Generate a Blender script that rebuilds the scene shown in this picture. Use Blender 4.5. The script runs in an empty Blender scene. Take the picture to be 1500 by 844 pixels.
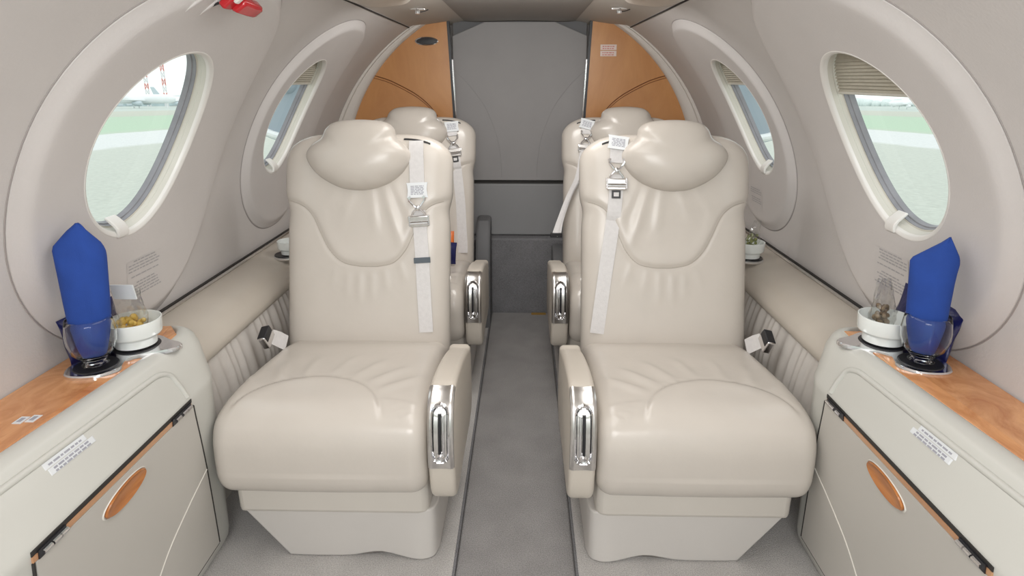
import bpy, bmesh, math, random
from mathutils import Vector, Matrix
random.seed(7)
sc = bpy.context.scene
COL = sc.collection
R = math.radians
PI = math.pi
sin, cos = math.sin, math.cos

# ------------------------------------------------------------------ materials
MATS = {}
def newmat(name):
    m = bpy.data.materials.new(name); m.use_nodes = True
    nt = m.node_tree
    b = nt.nodes['Principled BSDF']
    MATS[name] = m
    return m, nt, b
def mat(name, col, rough=.5, metal=0, noise=0, nscale=40, bump=0, bscale=200, spec=.5, coat=0, bdist=.002):
    m, nt, b = newmat(name)
    b.inputs['Roughness'].default_value = rough
    b.inputs['Metallic'].default_value = metal
    b.inputs['Specular IOR Level'].default_value = spec
    b.inputs['Coat Weight'].default_value = coat
    c4 = (col[0], col[1], col[2], 1)
    b.inputs['Base Color'].default_value = c4
    tc = nt.nodes.new('ShaderNodeTexCoord')
    if noise:
        n = nt.nodes.new('ShaderNodeTexNoise'); n.inputs['Scale'].default_value = nscale; n.inputs['Detail'].default_value = 4
        r = nt.nodes.new('ShaderNodeValToRGB')
        r.color_ramp.elements[0].position = .3; r.color_ramp.elements[1].position = .7
        r.color_ramp.elements[0].color = tuple(c*(1-noise) for c in col)+(1,)
        r.color_ramp.elements[1].color = tuple(min(1, c*(1+noise)) for c in col)+(1,)
        nt.links.new(tc.outputs['Object'], n.inputs['Vector'])
        nt.links.new(n.outputs['Fac'], r.inputs['Fac'])
        nt.links.new(r.outputs['Color'], b.inputs['Base Color'])
    if bump:
        n2 = nt.nodes.new('ShaderNodeTexNoise'); n2.inputs['Scale'].default_value = bscale; n2.inputs['Detail'].default_value = 5
        bp = nt.nodes.new('ShaderNodeBump'); bp.inputs['Strength'].default_value = bump; bp.inputs['Distance'].default_value = bdist
        nt.links.new(tc.outputs['Object'], n2.inputs['Vector'])
        nt.links.new(n2.outputs['Fac'], bp.inputs['Height'])
        nt.links.new(bp.outputs['Normal'], b.inputs['Normal'])
    return m

LEATHER = mat('cream_leather', (.580, .533, .482), .26, bump=.10, bscale=34, noise=.02, nscale=9, bdist=.004)
LEDGE_M = mat('ledge_leather', (.53, .482, .422), .38, bump=.10, bscale=60, noise=.03, nscale=8)
PLASTIC = mat('cream_plastic', (.60, .56, .508), .40, noise=.02, nscale=5)
PLASTIC_ARM = mat('armrest_plastic', (.61, .555, .485), .36, noise=.02, nscale=5)
PED_M = mat('pedestal_plastic', (.585, .555, .525), .36, noise=.02, nscale=5)
WALL_M = mat('wall_lining', (.61, .58, .565), .62, bump=.25, bscale=160, noise=.02, nscale=6)
PANEL_M = mat('window_panel_lining', (.615, .585, .572), .58, bump=.2, bscale=160, noise=.02, nscale=6)
CEIL_M = mat('ceiling_lining', (.50, .455, .41), .65, bump=.15, bscale=120, noise=.02, nscale=4)
CEILG_M = mat('ceiling_grey_lining', (.30, .275, .255), .7, noise=.03, nscale=4)
LIP_M = mat('white_lip', (.78, .76, .73), .35, noise=.02, nscale=10)
REVEAL_M = mat('cream_reveal', (.60, .58, .52), .45, noise=.03, nscale=10)
GASKET_M = mat('grey_gasket', (.25, .25, .27), .5, noise=.1, nscale=20)
SHADE_M = mat('pleated_shade_cloth', (.44, .41, .34), .8, noise=.05, nscale=60)
CONSOLE_M = mat('console_lacquer', (.585, .58, .54), .38, noise=.015, nscale=4)
DOOR_M = mat('console_door_lacquer', (.53, .505, .465), .40, noise=.015, nscale=4)
CHROME = mat('chrome', (.82, .82, .84), .10, metal=1, noise=.02, nscale=10)
STEEL = mat('brushed_steel', (.70, .68, .66), .28, metal=1, noise=.05, nscale=80)
BLACK = mat('black_plastic', (.015, .015, .018), .35, noise=.1, nscale=20)
DARK = mat('dark_gap', (.03, .027, .025), .7, noise=.1, nscale=20)
WEB = mat('belt_webbing', (.66, .64, .635), .55, bump=.3, bscale=300, noise=.04, nscale=90)
TAG_M = mat('white_tag', (.74, .76, .78), .5, noise=.02, nscale=20)
PRINT_M = mat('tag_print', (.36, .36, .41), .6, noise=.05, nscale=50)
PRINTL_M = mat('placard_print', (.40, .39, .40), .6, noise=.05, nscale=50)
RED_PRINT = mat('red_print', (.55, .15, .12), .6, noise=.05, nscale=50)
GREYTAG_M = mat('grey_tag', (.09, .11, .13), .6, noise=.05, nscale=50)
BLUE_M = mat('blue_napkin_paper', (.012, .055, .29), .85, bump=.25, bscale=400, noise=.06, nscale=30)
NAVY_M = mat('navy_foil', (.008, .010, .075), .28, noise=.2, nscale=18, bump=.6, bscale=25, bdist=.01)
ORANGE_M = mat('orange_foil', (.75, .17, .03), .35, noise=.2, nscale=14)
PORC_M = mat('white_porcelain', (.80, .83, .81), .15, noise=.01, nscale=5, coat=.5)
SNACK_M = mat('yellow_snack', (.75, .50, .10), .5, noise=.25, nscale=60)
SEED_M = mat('brown_nuts', (.24, .17, .10), .6, noise=.4, nscale=70)
GREEN_M = mat('green_herb', (.24, .27, .08), .6, noise=.4, nscale=70)
RED_M = mat('red_gloss', (.52, .012, .02), .25, noise=.05, nscale=8, coat=.4)
PIPE_M = mat('pale_piping', (.70, .67, .61), .4, noise=.02, nscale=10)
GREYP_M = mat('grey_panel_cloth', (.31, .30, .30), .75, bump=.1, bscale=200, noise=.03, nscale=5)
GREYL_M = mat('grey_panel_lower', (.27, .27, .275), .6, noise=.03, nscale=5)
GREYA_M = mat('grey_pad', (.13, .13, .135), .6, noise=.03, nscale=5)
TRIMRING_M = mat('partition_trim', (.62, .575, .53), .45, noise=.02, nscale=5)
INLAY_M = mat('dark_inlay', (.20, .07, .02), .4, noise=.1, nscale=20)
PINK_M = mat('pink_placard', (.72, .60, .55), .5, noise=.03, nscale=20)
WHITE_AC = mat('white_aircraft_paint', (.90, .92, .93), .5, noise=.02, nscale=1)
GREY_AC = mat('grey_aircraft_paint', (.58, .66, .70), .4, noise=.02, nscale=1)
NAC_M = mat('nacelle_blue_grey', (.34, .40, .46), .35, noise=.04, nscale=1.5)
CRANE_R = mat('crane_red', (.75, .30, .27), .6, noise=.05, nscale=1)
CRANE_W = mat('crane_white', (.80, .80, .82), .6, noise=.05, nscale=1)
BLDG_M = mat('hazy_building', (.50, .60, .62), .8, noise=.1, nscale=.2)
HEDGE_M = mat('hazy_trees', (.74, .81, .80), .9, noise=.04, nscale=.6)  # distance haze put into the colour, paling the green nearly to white
PLEAT_M = mat('pleated_cloth', (.58, .545, .51), .7, noise=.04, nscale=30)
YELLOW_M = mat('ochre_tape', (.35, .20, .04), .6, noise=.1, nscale=30)

def carpet(name, col, amt=.28):
    m, nt, b = newmat(name)
    b.inputs['Roughness'].default_value = .95; b.inputs['Specular IOR Level'].default_value = .1
    tc = nt.nodes.new('ShaderNodeTexCoord')
    n = nt.nodes.new('ShaderNodeTexNoise'); n.inputs['Scale'].default_value = 330; n.inputs['Detail'].default_value = 3
    n3 = nt.nodes.new('ShaderNodeTexNoise'); n3.inputs['Scale'].default_value = 9; n3.inputs['Detail'].default_value = 4
    mx = nt.nodes.new('ShaderNodeMath'); mx.operation = 'MULTIPLY_ADD'; mx.inputs[1].default_value = .35
    r = nt.nodes.new('ShaderNodeValToRGB')
    r.color_ramp.elements[0].position = .42; r.color_ramp.elements[1].position = .90
    r.color_ramp.elements[0].color = tuple(c*(1-amt) for c in col)+(1,)
    r.color_ramp.elements[1].color = tuple(c*(1+amt) for c in col)+(1,)
    bp = nt.nodes.new('ShaderNodeBump'); bp.inputs['Strength'].default_value = .8; bp.inputs['Distance'].default_value = .004
    nt.links.new(tc.outputs['Object'], n.inputs['Vector']); nt.links.new(tc.outputs['Object'], n3.inputs['Vector'])
    nt.links.new(n3.outputs['Fac'], mx.inputs[0]); nt.links.new(n.outputs['Fac'], mx.inputs[2])
    nt.links.new(mx.outputs[0], r.inputs['Fac']); nt.links.new(r.outputs['Color'], b.inputs['Base Color'])
    nt.links.new(n.outputs['Fac'], bp.inputs['Height']); nt.links.new(bp.outputs['Normal'], b.inputs['Normal'])
    return m
STITCH_M = mat('leather_seam', (.40, .355, .305), .6)
SEAM_M = mat('lining_seam', (.34, .31, .30), .7)
CARPET_L = carpet('pale_carpet', (.52, .50, .485))
CARPET_D = carpet('grey_carpet', (.31, .298, .294))
CARPET_R = carpet('riser_carpet', (.215, .212, .22))

def wood(name, c1, c2, scale=3.0, stretch=(1, 1, 1), rough=.22):
    m, nt, b = newmat(name)
    b.inputs['Roughness'].default_value = rough; b.inputs['Coat Weight'].default_value = .35
    b.inputs['Coat Roughness'].default_value = .12
    tc = nt.nodes.new('ShaderNodeTexCoord'); mp = nt.nodes.new('ShaderNodeMapping')
    mp.inputs['Scale'].default_value = stretch
    n = nt.nodes.new('ShaderNodeTexNoise'); n.inputs['Scale'].default_value = scale; n.inputs['Detail'].default_value = 9
    n.inputs['Roughness'].default_value = .62; n.inputs['Distortion'].default_value = 1.6
    r = nt.nodes.new('ShaderNodeValToRGB')
    r.color_ramp.elements[0].position = .32; r.color_ramp.elements[1].position = .66
    r.color_ramp.elements[0].color = c1+(1,); r.color_ramp.elements[1].color = c2+(1,)
    nt.links.new(tc.outputs['Object'], mp.inputs['Vector']); nt.links.new(mp.outputs['Vector'], n.inputs['Vector'])
    nt.links.new(n.outputs['Fac'], r.inputs['Fac']); nt.links.new(r.outputs['Color'], b.inputs['Base Color'])
    return m
WOOD_P = wood('partition_veneer', (.46, .205, .070), (.54, .26, .095), 6, (1, 1, .35), .3)
WOOD_T = wood('burl_veneer', (.46, .165, .05), (.74, .37, .155), 13, (1, .6, 1), .2)
WOOD_H = wood('handle_veneer', (.34, .11, .025), (.52, .20, .055), 14, (1, .4, 2), .25)
WOOD_S = wood('table_edge_veneer', (.48, .24, .12), (.58, .32, .17), 8, (1, .3, 1), .35)

def clear(name, tint=(1, 1, 1), gloss=.08, rough=.02):
    m, nt, b = newmat(name); nt.nodes.remove(b)
    out = nt.nodes['Material Output']
    t = nt.nodes.new('ShaderNodeBsdfTransparent'); t.inputs['Color'].default_value = tint+(1,)
    g = nt.nodes.new('ShaderNodeBsdfGlossy'); g.inputs['Roughness'].default_value = rough
    lw = nt.nodes.new('ShaderNodeLayerWeight'); lw.inputs['Blend'].default_value = .35
    ma = nt.nodes.new('ShaderNodeMath'); ma.operation = 'MULTIPLY_ADD'
    ma.inputs[1].default_value = gloss*2.5; ma.inputs[2].default_value = gloss*.4
    mx = nt.nodes.new('ShaderNodeMixShader')
    nt.links.new(lw.outputs['Facing'], ma.inputs[0]); nt.links.new(ma.outputs[0], mx.inputs['Fac'])
    nt.links.new(t.outputs[0], mx.inputs[1]); nt.links.new(g.outputs[0], mx.inputs[2]); nt.links.new(mx.outputs[0], out.inputs[0])
    return m
PANE_M = clear('window_acrylic', (.95, .985, .97), .03)
CELLO_M = clear('cellophane', (.93, .93, .92), .22, .10)
GLASS_M, _nt, _b = newmat('drinking_glass')
_b.inputs['Transmission Weight'].default_value = 1; _b.inputs['Roughness'].default_value = .0
_b.inputs['IOR'].default_value = 1.35; _b.inputs['Base Color'].default_value = (.98, .99, 1, 1)

def ground_mat():
    m, nt, b = newmat('airfield_ground')
    b.inputs['Roughness'].default_value = .9
    g = nt.nodes.new('ShaderNodeNewGeometry'); sx = nt.nodes.new('ShaderNodeSeparateXYZ')
    nt.links.new(g.outputs['Position'], sx.inputs[0])
    ab = nt.nodes.new('ShaderNodeMath'); ab.operation = 'ABSOLUTE'; nt.links.new(sx.outputs['X'], ab.inputs[0])
    n = nt.nodes.new('ShaderNodeTexNoise'); n.inputs['Scale'].default_value = .5; n.inputs['Detail'].default_value = 6
    nt.links.new(g.outputs['Position'], n.inputs['Vector'])
    ad = nt.nodes.new('ShaderNodeMath'); ad.operation = 'MULTIPLY_ADD'; ad.inputs[1].default_value = 1.4
    nt.links.new(n.outputs['Fac'], ad.inputs[0]); nt.links.new(ab.outputs[0], ad.inputs[2])
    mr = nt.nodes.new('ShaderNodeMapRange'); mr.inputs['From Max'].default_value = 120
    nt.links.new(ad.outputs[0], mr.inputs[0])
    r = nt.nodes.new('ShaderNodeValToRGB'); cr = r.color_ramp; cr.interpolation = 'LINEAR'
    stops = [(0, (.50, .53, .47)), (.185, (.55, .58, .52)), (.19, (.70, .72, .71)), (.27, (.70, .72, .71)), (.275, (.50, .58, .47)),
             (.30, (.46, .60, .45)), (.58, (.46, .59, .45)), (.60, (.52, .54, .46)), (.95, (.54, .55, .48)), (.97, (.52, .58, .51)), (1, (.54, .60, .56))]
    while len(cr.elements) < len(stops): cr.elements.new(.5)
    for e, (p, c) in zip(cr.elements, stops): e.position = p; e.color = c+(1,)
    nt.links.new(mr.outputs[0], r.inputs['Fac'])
    # brick pattern of the apron, weak
    n2 = nt.nodes.new('ShaderNodeTexNoise'); n2.inputs['Scale'].default_value = 7; n2.inputs['Detail'].default_value = 3
    nt.links.new(g.outputs['Position'], n2.inputs['Vector'])
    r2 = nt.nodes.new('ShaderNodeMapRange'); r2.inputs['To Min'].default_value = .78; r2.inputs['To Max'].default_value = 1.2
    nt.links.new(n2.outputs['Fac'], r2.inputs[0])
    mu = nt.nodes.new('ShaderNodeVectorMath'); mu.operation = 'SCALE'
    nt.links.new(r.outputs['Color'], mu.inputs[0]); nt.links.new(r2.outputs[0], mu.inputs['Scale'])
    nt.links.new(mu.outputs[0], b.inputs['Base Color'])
    return m
GROUND_M = ground_mat()

# ------------------------------------------------------------------ mesh helpers
class MB:
    def __init__(s): s.v = []; s.f = []
    def add(s, v, f):
        o = len(s.v); s.v += [tuple(p) for p in v]; s.f += [tuple(i+o for i in q) for q in f]; return s
    def grid(s, rows, closeu=False, closev=False, cap0=False, cap1=False):
        n = len(rows); k = len(rows[0]); f = []
        for i in range(n if closev else n-1):
            for j in range(k if closeu else k-1):
                a = i*k+j; b2 = i*k+(j+1) % k; c = ((i+1) % n)*k+(j+1) % k; d = ((i+1) % n)*k+j
                f.append((a, b2, c, d))
        if cap0: f.append(tuple(range(k))[::-1])
        if cap1: f.append(tuple((n-1)*k+j for j in range(k)))
        return s.add([p for r_ in rows for p in r_], f)
    def box(s, x0, x1, y0, y1, z0, z1):
        v = [(x, y, z) for x in (x0, x1) for y in (y0, y1) for z in (z0, z1)]
        return s.add(v, [(0, 1, 3, 2), (4, 6, 7, 5), (0, 4, 5, 1), (2, 3, 7, 6), (0, 2, 6, 4), (1, 5, 7, 3)])
    def tube(s, pts, r, n=8, caps=True):
        pts = [Vector(p) for p in pts]; rows = []
        up = None
        for i, p in enumerate(pts):
            t = (pts[min(i+1, len(pts)-1)]-pts[max(i-1, 0)]).normalized()
            if up is None:
                up = Vector((0, 0, 1)) if abs(t.z) < .9 else Vector((1, 0, 0))
            a = t.cross(up).normalized(); b2 = a.cross(t).normalized(); up = b2
            rr = r[i] if isinstance(r, (list, tuple)) else r
            rows.append([p+a*rr*cos(2*PI*k/n)+b2*rr*sin(2*PI*k/n) for k in range(n)])
        return s.grid(rows, closeu=True, cap0=caps, cap1=caps)
    def lathe(s, prof, c=(0, 0, 0), n=40, axis='z'):
        rows = []
        for (r_, h) in prof:
            row = []
            for k in range(n):
                a = 2*PI*k/n
                if axis == 'z': row.append((c[0]+r_*cos(a), c[1]+r_*sin(a), c[2]+h))
                else: row.append((c[0]+r_*cos(a), c[1]+h, c[2]-r_*sin(a)))
            rows.append(row)
        return s.grid(rows, closeu=True, cap0=prof[0][0] > 1e-6, cap1=prof[-1][0] > 1e-6)
    def ribbon(s, centers, widths, thick, side, nrm):
        """strap: centre points, width, thickness, lists of side and normal vectors"""
        rows = []
        for c, w, sd, nn in zip(centers, widths, side, nrm):
            c = Vector(c); sd = Vector(sd); nn = Vector(nn)
            rows.append([c-sd*w/2, c-sd*w/2+nn*thick, c+sd*w/2+nn*thick, c+sd*w/2])
        return s.grid(rows, closeu=True, cap0=True, cap1=True)
    def xf(s, fn): s.v = [tuple(fn(Vector(p))) for p in s.v]; return s
    def mirror(s):
        s.v = [(-x, y, z) for x, y, z in s.v]; s.f = [q[::-1] for q in s.f]; return s
    def build(s, name, m, parent=None, bevel=0, smooth=True, ang=38, sub=0, recalc=True):
        me = bpy.data.meshes.new(name); me.from_pydata(s.v, [], s.f); me.update()
        if recalc:
            bm = bmesh.new(); bm.from_mesh(me); bmesh.ops.remove_doubles(bm, verts=bm.verts, dist=1e-6)
            bmesh.ops.recalc_face_normals(bm, faces=bm.faces); bm.to_mesh(me); bm.free()
        me.materials.append(m)
        o = bpy.data.objects.new(name, me); COL.objects.link(o)
        if smooth:
            me.shade_smooth()
            if ang: me.set_sharp_from_angle(angle=R(ang))
        if bevel:
            md = o.modifiers.new('bevel', 'BEVEL'); md.width = bevel; md.segments = 3; md.limit_method = 'ANGLE'; md.angle_limit = R(35)
        if sub:
            md = o.modifiers.new('subsurf', 'SUBSURF'); md.levels = sub; md.render_levels = sub
        if parent is not None:
            o.parent = parent
        return o

def tag(o, label=None, cat=None, group=None, kind=None):
    if label: o['label'] = label
    if cat: o['category'] = cat
    if group: o['group'] = group
    if kind: o['kind'] = kind
    return o
def thing(name, label, cat, loc=(0, 0, 0), group=None):
    o = bpy.data.objects.new(name, None); COL.objects.link(o); o.empty_display_size = .05
    o.location = loc
    return tag(o, label, cat, group)
def structure(o): o['kind'] = 'structure'; return o
def copy_tree(o, parent=None):
    c = o.copy(); COL.objects.link(c); c.parent = parent
    for ch in list(o.children): copy_tree(ch, c)
    return c

def catmull(P, n, closed=False):
    out = []; N = len(P); seg = N if closed else N-1
    for i in range(n):
        t = i*seg/(n if closed else n-1); k = min(int(t), seg-1); u = t-k
        g = (lambda j: P[j % N]) if closed else (lambda j: P[max(0, min(N-1, j))])
        a, b, c, d = g(k-1), g(k), g(k+1), g(k+2)
        out.append(tuple(.5*((2*b[q])+(-a[q]+c[q])*u+(2*a[q]-5*b[q]+4*c[q]-d[q])*u*u+(-a[q]+3*b[q]-3*c[q]+d[q])*u**3) for q in range(len(b))))
    return out
def interp(x, T):
    if x <= T[0][0]: return T[0][1]
    for (a, b), (c, d) in zip(T, T[1:]):
        if x <= c:
            u = (x-a)/(c-a); u = u*u*(3-2*u); return b+(d-b)*u
    return T[-1][1]
def lin(x, T):
    if x <= T[0][0]: return T[0][1]
    for (a, b), (c, d) in zip(T, T[1:]):
        if x <= c: return b+(d-b)*(x-a)/(c-a)
    return T[-1][1]
def sstep(a, b, x):
    u = max(0, min(1, (x-a)/(b-a))); return u*u*(3-2*u)
def gauss(x, w): return math.exp(-(x/w)**2)
def crease(x, y, a, b, w, amp):
    """soft ridge along segment a-b in a 2D chart, fading at both ends"""
    dx, dy = b[0]-a[0], b[1]-a[1]; L2 = dx*dx+dy*dy
    t = ((x-a[0])*dx+(y-a[1])*dy)/L2
    if t < -.3 or t > 1.3: return 0
    px, py = a[0]+dx*t, a[1]+dy*t
    d = math.hypot(x-px, y-py)
    if d > 4*w: return 0
    fade = sstep(-.15, .25, t)*(1-sstep(.6, 1.2, t))
    return amp*fade*gauss(d, w)

# ------------------------------------------------------------------ cabin geometry: a circular section of radius 1 centred 0.65 m above the floor
ZC = .65
def cabin(side, Y, phi, inset=0):
    """point on the lining: side -1 left / +1 right, phi degrees above the horizontal"""
    r_ = 1.0-inset; a = R(phi)
    return (side*r_*cos(a), Y, ZC+r_*sin(a))
WINS = [(1.456, 27.8, .200, 14.2, .40, 28.5, 1.49, 26.5), (2.345, 28.7, .169, 13.9, .335, 26.5, 2.42, 27.5)]
#        Yc   phic  hY    hphi  outer hY, hphi, Yc, phic
Y0, Y1 = -.7, 3.25
for side, nm in ((-1, 'left'), (1, 'right')):
    mb = MB(); rows = []
    ny, nph = 150, 60
    phis = [-28+(57.5+28)*j/nph for j in range(nph+1)]
    ys = [Y0+(Y1-Y0)*i/ny for i in range(ny+1)]
    vid = [cabin(side, y, p) for y in ys for p in phis]; fs = []
    for i in range(ny):
        for j in range(nph):
            y = (ys[i]+ys[i+1])/2; p = (phis[j]+phis[j+1])/2
            if any(((y-w[0])/(w[2]+.05))**2+((p-w[1])/(w[3]+3.5))**2 < 1 for w in WINS): continue
            a = i*(nph+1)+j
            fs.append((a, a+1, a+nph+2, a+nph+1))
    mb.add(vid, fs)
    o = mb.build('wall_'+nm, WALL_M, recalc=False, ang=0); structure(o)
    # windows
    for k, w in enumerate(WINS):
        root = bpy.data.objects.new('window_%d' % ((k+1) if side < 0 else (k+3)), None); COL.objects.link(root)
        root.location = cabin(side, w[0], w[1]); structure(root); bpy.context.view_layer.update()
        inv = Matrix.Translation(root.location).inverted()
        N = 112
        def ring(fy, fp, inset, cy=w[0], cp=w[1], ex=2.0):
            out = []
            for q in range(N):
                t = 2*PI*q/N
                cc, ss = cos(t), sin(t)
                ce = abs(cc)**(2/ex)*(1 if cc >= 0 else -1); se = abs(ss)**(2/ex)*(1 if ss >= 0 else -1)
                out.append(cabin(side, cy+fy*ce, cp+fp*se, inset))
            return out
        def lerp_ring(rho, inset):
            a = ring(w[2]+.007, w[3]+.40, inset); b = ring(w[4], w[5], inset, w[6], w[7], 2.35)
            out = []
            for q, (pa, pb) in enumerate(zip(a, b)):
                # interpolate in (Y, phi)
                fa = math.degrees(math.atan2(pa[2]-ZC, abs(pa[0]))); fb = math.degrees(math.atan2(pb[2]-ZC, abs(pb[0])))
                kq = .55-.36*cos(2*PI*q/N)      # broad bevel on the forward side, tight on the rear side
                rh = 1-(1-rho)*kq if rho > .55 else rho*(1-.45*kq)/.55
                out.append(cabin(side, pa[1]+(pb[1]-pa[1])*rh, fa+(fb-fa)*rh, inset))
            return out
        prof = [(0, .024), (.2, .024), (.45, .024), (.65, .024), (.72, .0235), (.78, .0215), (.85, .015), (.92, .0085), (.965, .005), (.988, .0035), (1.0, -.004)]
        rows = [lerp_ring(r_, h) for r_, h in prof]
        m_ = MB().grid(rows, closeu=True).xf(lambda p: inv @ p)
        m_.build('surround_panel', PANEL_M, root, ang=50)
        MB().tube([inv @ Vector(p) for p in lerp_ring(1.004, .0005)], .0016, 6, caps=False).build('panel_seam', SEAM_M, root)
        # lip: half round from panel over the hole edge
        rows = [ring(w[2]+.008-.006*(1-cos(a)), w[3]+.45-.36*(1-cos(a)), .0238+.0025*sin(a)-.003*(1-cos(a))) for a in [PI*.85*i/7 for i in range(8)]]
        rows.append(ring(w[2]-.0050, w[3]-.34, .012))
        MB().grid(rows, closeu=True).xf(lambda p: inv @ p).build('window_lip', LIP_M, root, ang=60)
        rows = [ring(w[2]-.0050, w[3]-.34, .013), ring(w[2]-.0075, w[3]-.48, .002), ring(w[2]-.0055, w[3]-.36, -.0005), ring(w[2]-.0075, w[3]-.48, -.009), ring(w[2]-.011, w[3]-.70, -.0105)]
        MB().grid(rows, closeu=True).xf(lambda p: inv @ p).build('window_reveal', REVEAL_M, root, ang=40)
        rows = [ring(w[2]-.008, w[3]-.52, -.010), ring(w[2]-.0115, w[3]-.73, -.0115), ring(w[2]-.0125, w[3]-.78, -.020), ring(w[2]-.0150, w[3]-.93, -.0215), ring(w[2]-.0165, w[3]-1.02, -.034), ring(w[2]+.01, w[3]+.5, -.04)]
        MB().grid(rows, closeu=True).xf(lambda p: inv @ p).build('window_gasket', GASKET_M, root, ang=40)
        # pane: concentric rings
        rows = [ring((w[2]-.014)*f, (w[3]-.85)*f, -.032) for f in (1, .8, .6, .4, .2, .01)]
        MB().grid(rows, closeu=True, cap1=True).xf(lambda p: inv @ p).build('window_pane', PANE_M, root, ang=0)
        # pleated shade drawn part way down (front left one is fully raised)
        if not (side < 0 and k == 0):
            ptop = w[1]+w[3]-.62; pbot = 34.2 if k == 0 else 35.2
            npl = 26; rows = []
            for i in range(npl+1):
                p = ptop+(pbot-ptop)*i/npl
                half = (w[2]-.009)*math.sqrt(max(0.0004, 1-((p-w[1])/(w[3]-.55))**2))
                dz = -.0045+(.0025 if i % 2 else -.0025)
                rows.append([cabin(side, w[0]-half+2*half*j/24, p, dz) for j in range(25)])
            MB().grid(rows).xf(lambda p: inv @ p).build('pleated_shade', SHADE_M, root, ang=20)
            half = (w[2]-.009)*math.sqrt(1-((pbot-w[1])/(w[3]-.55))**2)
            MB().tube([cabin(side, w[0]-half+2*half*j/16, pbot, -.0045) for j in range(17)], .004, 8).xf(lambda p: inv @ p).build('shade_rail', REVEAL_M, root)
        # little white pull tab at the sill
        tb = MB(); pb = w[1]-w[3]; yt = w[0]+((-.03 if side < 0 else .06) if k == 0 else .012)
        prof2 = [(.029, -.3), (.030, .3), (.026, 1.0), (.016, 1.5), (.003, 1.9), (-.010, 2.2), (-.012, 1.9), (0, 1.5), (.012, 1.1), (.020, .6), (.023, 0), (.023, -.3)]
        rows = [[cabin(side, yt-.019+.038*j/6, pb+.2+q[1], q[0]) for j in range(7)] for q in prof2]
        # flatten the plates into a closed body
        tb.grid(rows, closev=True)
        tb.f.append(tuple(i*7 for i in range(len(prof2)))); tb.f.append(tuple(i*7+6 for i in range(len(prof2)))[::-1])
        tb.xf(lambda p: inv @ p).build('pull_tab', LIP_M, root, bevel=.002)

# ceiling
prof = [(.537, 1.493), (.52, 1.499), (.48, 1.505), (.42, 1.513), (.36, 1.522), (.30, 1.533), (.24, 1.541), (.16, 1.547), (.08, 1.549), (0, 1.55)]
full = [(-x, z) for x, z in prof]+[(x, z) for x, z in prof[-2::-1]]
o = MB().grid([[(x, y, z) for x, z in full] for y in (Y0, 0, .8, 1.6, 2.2, 2.62, 2.9, 3.42)]).build('ceiling', CEIL_M, ang=60); structure(o)
# seam bead where wall and ceiling meet
for side, nm in ((-1, 'left'), (1, 'right')):
    p = cabin(side, 0, 57.2, .001)
    o = MB().tube([(p[0], y, p[2]) for y in (Y0, .5, 1.5, 2.5, 3.2)], .0035, 6).build('trim_%d' % (1 if side < 0 else 2), DARK); structure(o)
# grey dropped headliner over the aisle
rows = []
for y, d in ((2.30, .0), (2.36, .006), (2.6, .010), (3.0, .013), (3.40, .016)):
    rows.append([(x, y, lin(abs(x), [(0, 1.55), (.16, 1.547), (.24, 1.541), (.30, 1.533)])-d*(1-(abs(x)/.285)**6)-.001) for x in [-.285+.57*j/24 for j in range(25)]])
o = MB().grid(rows).build('ceiling', CEILG_M, ang=60); structure(o)

# overhead bulges with their latches
for side in (-1, 1):
    root = thing('overhead_panel', 'cream overhead panel with rounded end above the %s seats' % ('left' if side < 0 else 'right'), 'ceiling panel', (side*.43, 1.45, 1.51))
    rows = []
    N = 48
    for sc_, dz in ((1, .01), (1, -.004), (.96, -.014), (.88, -.020), (.6, -.024), (.02, -.025)):
        row = []
        for q in range(N):
            t = 2*PI*q/N; c_, s_ = cos(t), sin(t)
            x = .098*sc_*abs(c_)**.55*(1 if c_ > 0 else -1); y = (.80-.098*(1-sc_))*abs(s_)**.30*(1 if s_ > 0 else -1)
            row.append((x, y, dz-side*x*.12))
        rows.append(row)
    MB().grid(rows, closeu=True, cap1=True).build('panel_shell', PLASTIC, root, ang=60)
    lt = thing('ceiling_latch', 'small chrome latch under the ceiling on the %s side' % ('left' if side < 0 else 'right'), 'latch', (side*.395, 2.55, 1.513))
    m = MB(); m.box(-.030, .030, -.006, .006, -.005, .004); m.build('latch_plate', STEEL, lt, bevel=.002)
    MB().lathe([(0, -.020), (.010, -.019), (.012, -.010), (.009, -.004), (.009, .0)], n=20).build('latch_knob', CHROME, lt)
    MB().tube([(.010, 0, -.012), (.03, .0, -.008), (.042, .0, -.003)], .0018, 8).build('latch_lever', BLACK, lt)

# floor
o = MB().box(-1.0, -.152, Y0, 3.45, -.06, 0).build('floor', CARPET_L, smooth=False); structure(o)
o = MB().box(.170, 1.0, Y0, 3.45, -.06, 0).build('floor', CARPET_L, smooth=False); structure(o)
o = MB().box(-.152, .170, Y0, 3.45, -.07, -.030).build('floor', DARK, smooth=False); structure(o)
o = MB().box(-.1495, .1675, Y0, 3.2, -.030, -.012).build('carpet_runner', CARPET_D, bevel=.006)
tag(o, 'dark grey carpet runner laid along the aisle between the seats', 'carpet')
o = MB().box(.07, .15, 3.165, 3.195, -.0125, -.0105).build('floor_tape', YELLOW_M, smooth=False)
tag(o, 'short ochre tape strip across the far end of aisle carpet', 'tape')
# floor edge piping along the aisle
for i, x in enumerate((-.1525, .1705)):
    o = MB().tube([(x, Y0, -.003), (x, 1, -.003), (x, 3.2, -.003)], .0045, 8).build('trim_%d' % (3+i), CARPET_R); structure(o)

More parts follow.
